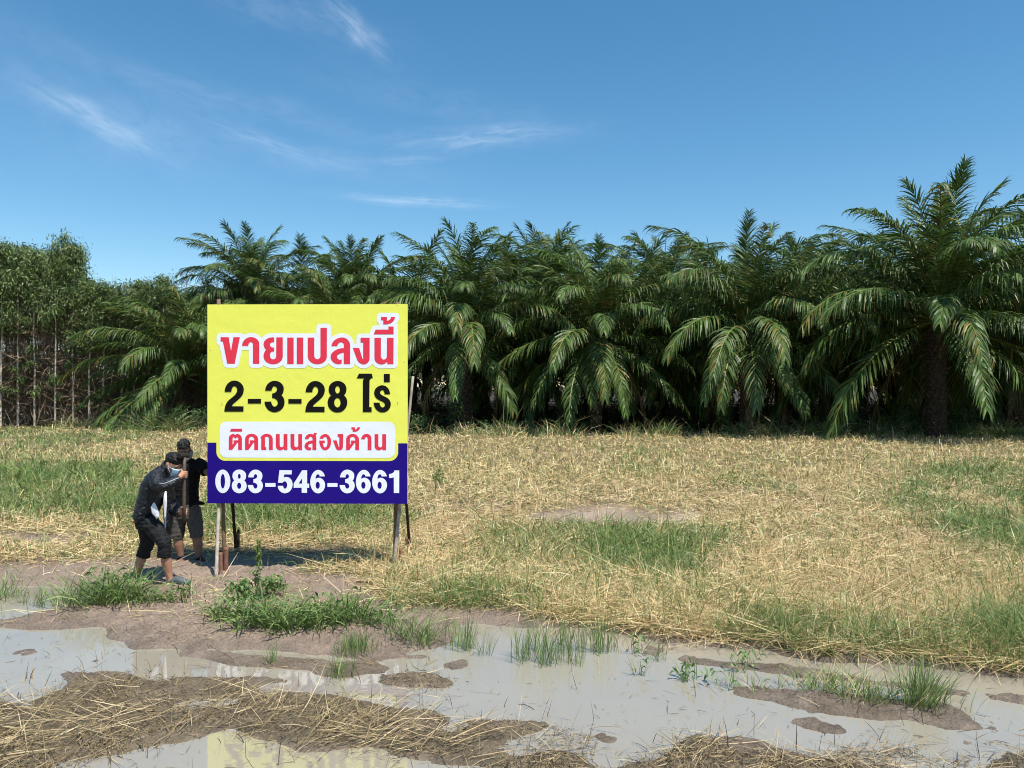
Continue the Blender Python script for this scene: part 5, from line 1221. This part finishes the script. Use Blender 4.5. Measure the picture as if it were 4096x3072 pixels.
tuft('grass_tuft', 320, 2412, 93, .55, .34, 'tall wispy grass leaning left of the stooping man', group=LEFTG, bend=(.3, 1.1), w=(.005, .009))
tuft('leafy_weed', 600, 2432, 60, .22, .30, 'low spreading weed below the front shoe of the stooping man', 'weed', leaves=70, bend=(.5, 1.5))
tuft('leafy_weed', 690, 2428, 60, .24, .30, 'leafy low weed on the mud between the front shoe and the weed bank', 'weed', leaves=80, bend=(.5, 1.5))
tuft('grass_tuft', 760, 2400, 21, .30, .24, 'sparse grass stalks on bare mud right of the front shoe', group=LEFTG, dry=.4)
REED = 'rushes standing in the puddle'
for u, v, n, h, f, lab in [
    (2090, 2636, 70, .40, .12, 'leftmost rush clump of the row standing in the middle puddle'), (2184, 2652, 60, .42, .09, 'nearest rush clump in the row in the middle puddle, slightly forward of the others'),
    (2135, 2612, 40, .34, .16, 'thin rushes behind the leftmost clumps of the middle puddle'), (2262, 2600, 70, .38, .14, 'dense dark rush clump in the centre of the puddle row'),
    (2230, 2640, 50, .22, .16, 'low leafy rushes at the foot of the centre of the puddle row'), (2305, 2650, 36, .24, .12, 'short rushes at the near right end of the puddle row'),
    (2330, 2598, 40, .36, .09, 'narrow rushes between the centre clump and the bank clump of the puddle row'), (2398, 2604, 70, .42, .10, 'upright dark rush clump at the right end of the puddle row, under the straw bank'),
    (2450, 2600, 16, .30, .10, 'few pale yellow-green blades right of the puddle row'), (1860, 2596, 60, .40, .10, 'rush clump in the water just right of the weed bank'),
    (1822, 2580, 40, .32, .10, 'small rush clump touching the right tip of the weed bank'), (1940, 2616, 26, .26, .07, 'lone small rush tuft in open water right of the weed bank'),
    (1085, 2660, 26, .22, .05, 'tiny upright yellow-green tuft on the mud ridge at the left'), (1358, 2706, 60, .24, .09, 'yellow-green rush tuft on the mud ridge in front of the weed bank'),
    (1430, 2612, 260, .16, .19, 'low mat of short grass on a mud islet before the weed bank')]:
    tuft('rush_tuft', u, v, n, h, f, lab, 'rush tuft', el=(1.2, 1.55), bend=(.0, .35), w=(.004, .007), group=REED, foot=f)
SPR = 'sprigs growing in the puddle'
for u, v, n, h, lv, lab in [(2545, 2610, 14, 0.26, 14, 'leafy sprig by the straw bank above the small mud ridge'), (2570, 2696, 14, .20, 8, 'small sprig alone in open water, right of the rush row'), (2620, 2640, 16, .28, 0, 'thin upright sprig on the short mud ridge'),
    (2745, 2714, 18, .20, 26, 'bushy green sprig in open water at the middle right'), (2860, 2734, 14, .18, 8, 'dark sprig with long blades in front of the ridge'), (2925, 2750, 16, .22, 6, 'tall reddish-green stalk left of the muddy bank'), (2955, 2680, 14, .20, 14, 'leafy sprig on the far mud ridge'), (2990, 2660, 14, .16, 16, 'small leafy sprig at the right end of the far mud ridge')]:
    tuft('water_sprig', u, v, n, h, .10, lab, 'sprig', el=(1.0, 1.5), bend=(.1, .8), group=SPR, leaves=lv)
RB = 'grass on the right mud bank'
tuft('rush_tuft', 3678, 2826, 210, .42, .20, 'big spiky dark green rush clump on the right mud bank', 'rush tuft', el=(.85, 1.5), bend=(.0, .4), w=(.005, .008), dry=.06)
for u, v, n, h, lab in [(3180, 2752, 40, .20, 'short withered grass at the left end of the right mud bank'), (3280, 2760, 90, .28, 'pale green grass in the middle of the right mud bank'), (3370, 2778, 80, .24, 'pale short grass right of the middle of the right mud bank'), (3450, 2798, 90, .26, 'yellowish grass halfway to the big spiky clump'), (3540, 2806, 70, .22, 'low half-dry grass touching the left side of the big spiky clump'), (3030, 2745, 40, .16, 'withered short grass at the left tip of the right mud bank'), (3760, 2822, 40, .24, 'sparse bent grass touching the right side of the big spiky clump')]:
    tuft('grass_tuft', u, v, n, h, .26, lab, group=RB, bend=(.2, 1.3), w=(.004, .008), dry=.25)
EDGE = 'grass tufts along the plantation edge'
for u, v, d, n, h, lab in [(2668, 1752, 36.0, 160, 1.0, 'bright fountain-shaped grass tuft at the foot of the palms right of centre'), (2930, 1748, 36.2, 140, .8, 'wide light green tuft at the plantation edge below the tall feathery palm'), (3196, 1752, 36.0, 140, .75, 'light green tuft at the plantation edge left of the tallest palm'),
    (3300, 1750, 36.0, 40, 1.7, 'thin tall grass stalks at the plantation edge, higher than the tufts around them'), (3870, 1764, 34.4, 150, .8, 'dark green tuft at the plantation edge right of the thick scaly trunk'), (4005, 1764, 34.4, 260, 1.1, 'large round dark green tuft at the right end of the plantation edge'),
    (1845, 1745, 37.0, 60, .9, 'dry brown tuft leaning right at the edge just beside the sign'), (3460, 1752, 35.6, 120, .6, 'low green tuft at the edge below the second-row palm with curling tips'),
    (560, 1712, 39.8, 200, 1.6, 'tall cane-like grass below the low young palm, left part'), (640, 1712, 39.4, 220, 1.8, 'tallest cane-like grass below the low young palm'), (715, 1712, 39.0, 160, 1.3, 'tall grey-green grass under the low young palm near the sign'), (470, 1715, 42.0, 110, .8, 'drying pale grass at the foot of the eucalyptus row near the palm'), (400, 1715, 42.5, 110, .7, 'green grass clump at the foot of the eucalyptus row')]:
    tuft('grass_tuft', u, v, n, h, h*.9, lab, d=d, el=(.7, 1.5), bend=(.3, 1.6), w=(.018, .034), group=EDGE, dry=.12 if 'dry' not in lab else .9, foot=h*.45, pal=[(.12, .19, .05), (.17, .24, .08), (.09, .15, .04)])
def shrub(u, v, d, n, h, w, lab):
    p = at(u, v, d); r = random.Random(int(u)); cs = [(r.gauss(0, w*.4), r.gauss(0, w*.3), h*(.15+.8*r.random())) for _ in range(26)]
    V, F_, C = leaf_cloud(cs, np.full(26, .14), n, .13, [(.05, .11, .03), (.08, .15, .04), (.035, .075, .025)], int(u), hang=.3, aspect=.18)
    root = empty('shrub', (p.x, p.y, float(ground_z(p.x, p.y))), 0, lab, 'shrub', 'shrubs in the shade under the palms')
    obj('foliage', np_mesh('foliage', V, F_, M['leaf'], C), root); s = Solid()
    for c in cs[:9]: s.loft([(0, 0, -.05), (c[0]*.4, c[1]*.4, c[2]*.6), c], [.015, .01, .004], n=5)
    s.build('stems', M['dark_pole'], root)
for a in [(1680, 1735, 37.5, 700, .9, .9, 'green shrub in the shade immediately right of the sign'), (1815, 1730, 38.2, 500, 2.2, .6, 'thin upright shrub left of the first palm trunk beside the sign'), (1990, 1735, 37.6, 600, .6, 1.2, 'low shrub at the plantation edge right of the first palm trunk'), (3640, 1735, 35.4, 800, 1.3, 1.4, 'dark shrub left of the foot of the thick scaly trunk'), (3830, 1730, 35.6, 700, 1.2, 1.2, 'dark shrub right of the foot of the thick scaly trunk'), (2280, 1735, 38.2, 500, .6, 1.2, 'low shrub in the shade left of the centre palm'), (3100, 1735, 37.5, 600, .8, 1.2, 'low dark shrub below the tall feathery palm'), (790, 1718, 39.5, 800, 1.2, 1.2, 'dark green shrub touching the left edge of the sign'), (3420, 1735, 36.8, 500, .8, 1.0, 'low shrub between the tallest palm and its left neighbour')]: shrub(*a)
# lone weed out in the field right of the sign
tuft('leafy_weed', 1752, 1952, 16, .55, .14, 'slim dark green weed standing alone in the dry field right of the sign', 'weed', leaves=140, foot=.12, el=(1.2, 1.55), bend=(.0, .3))
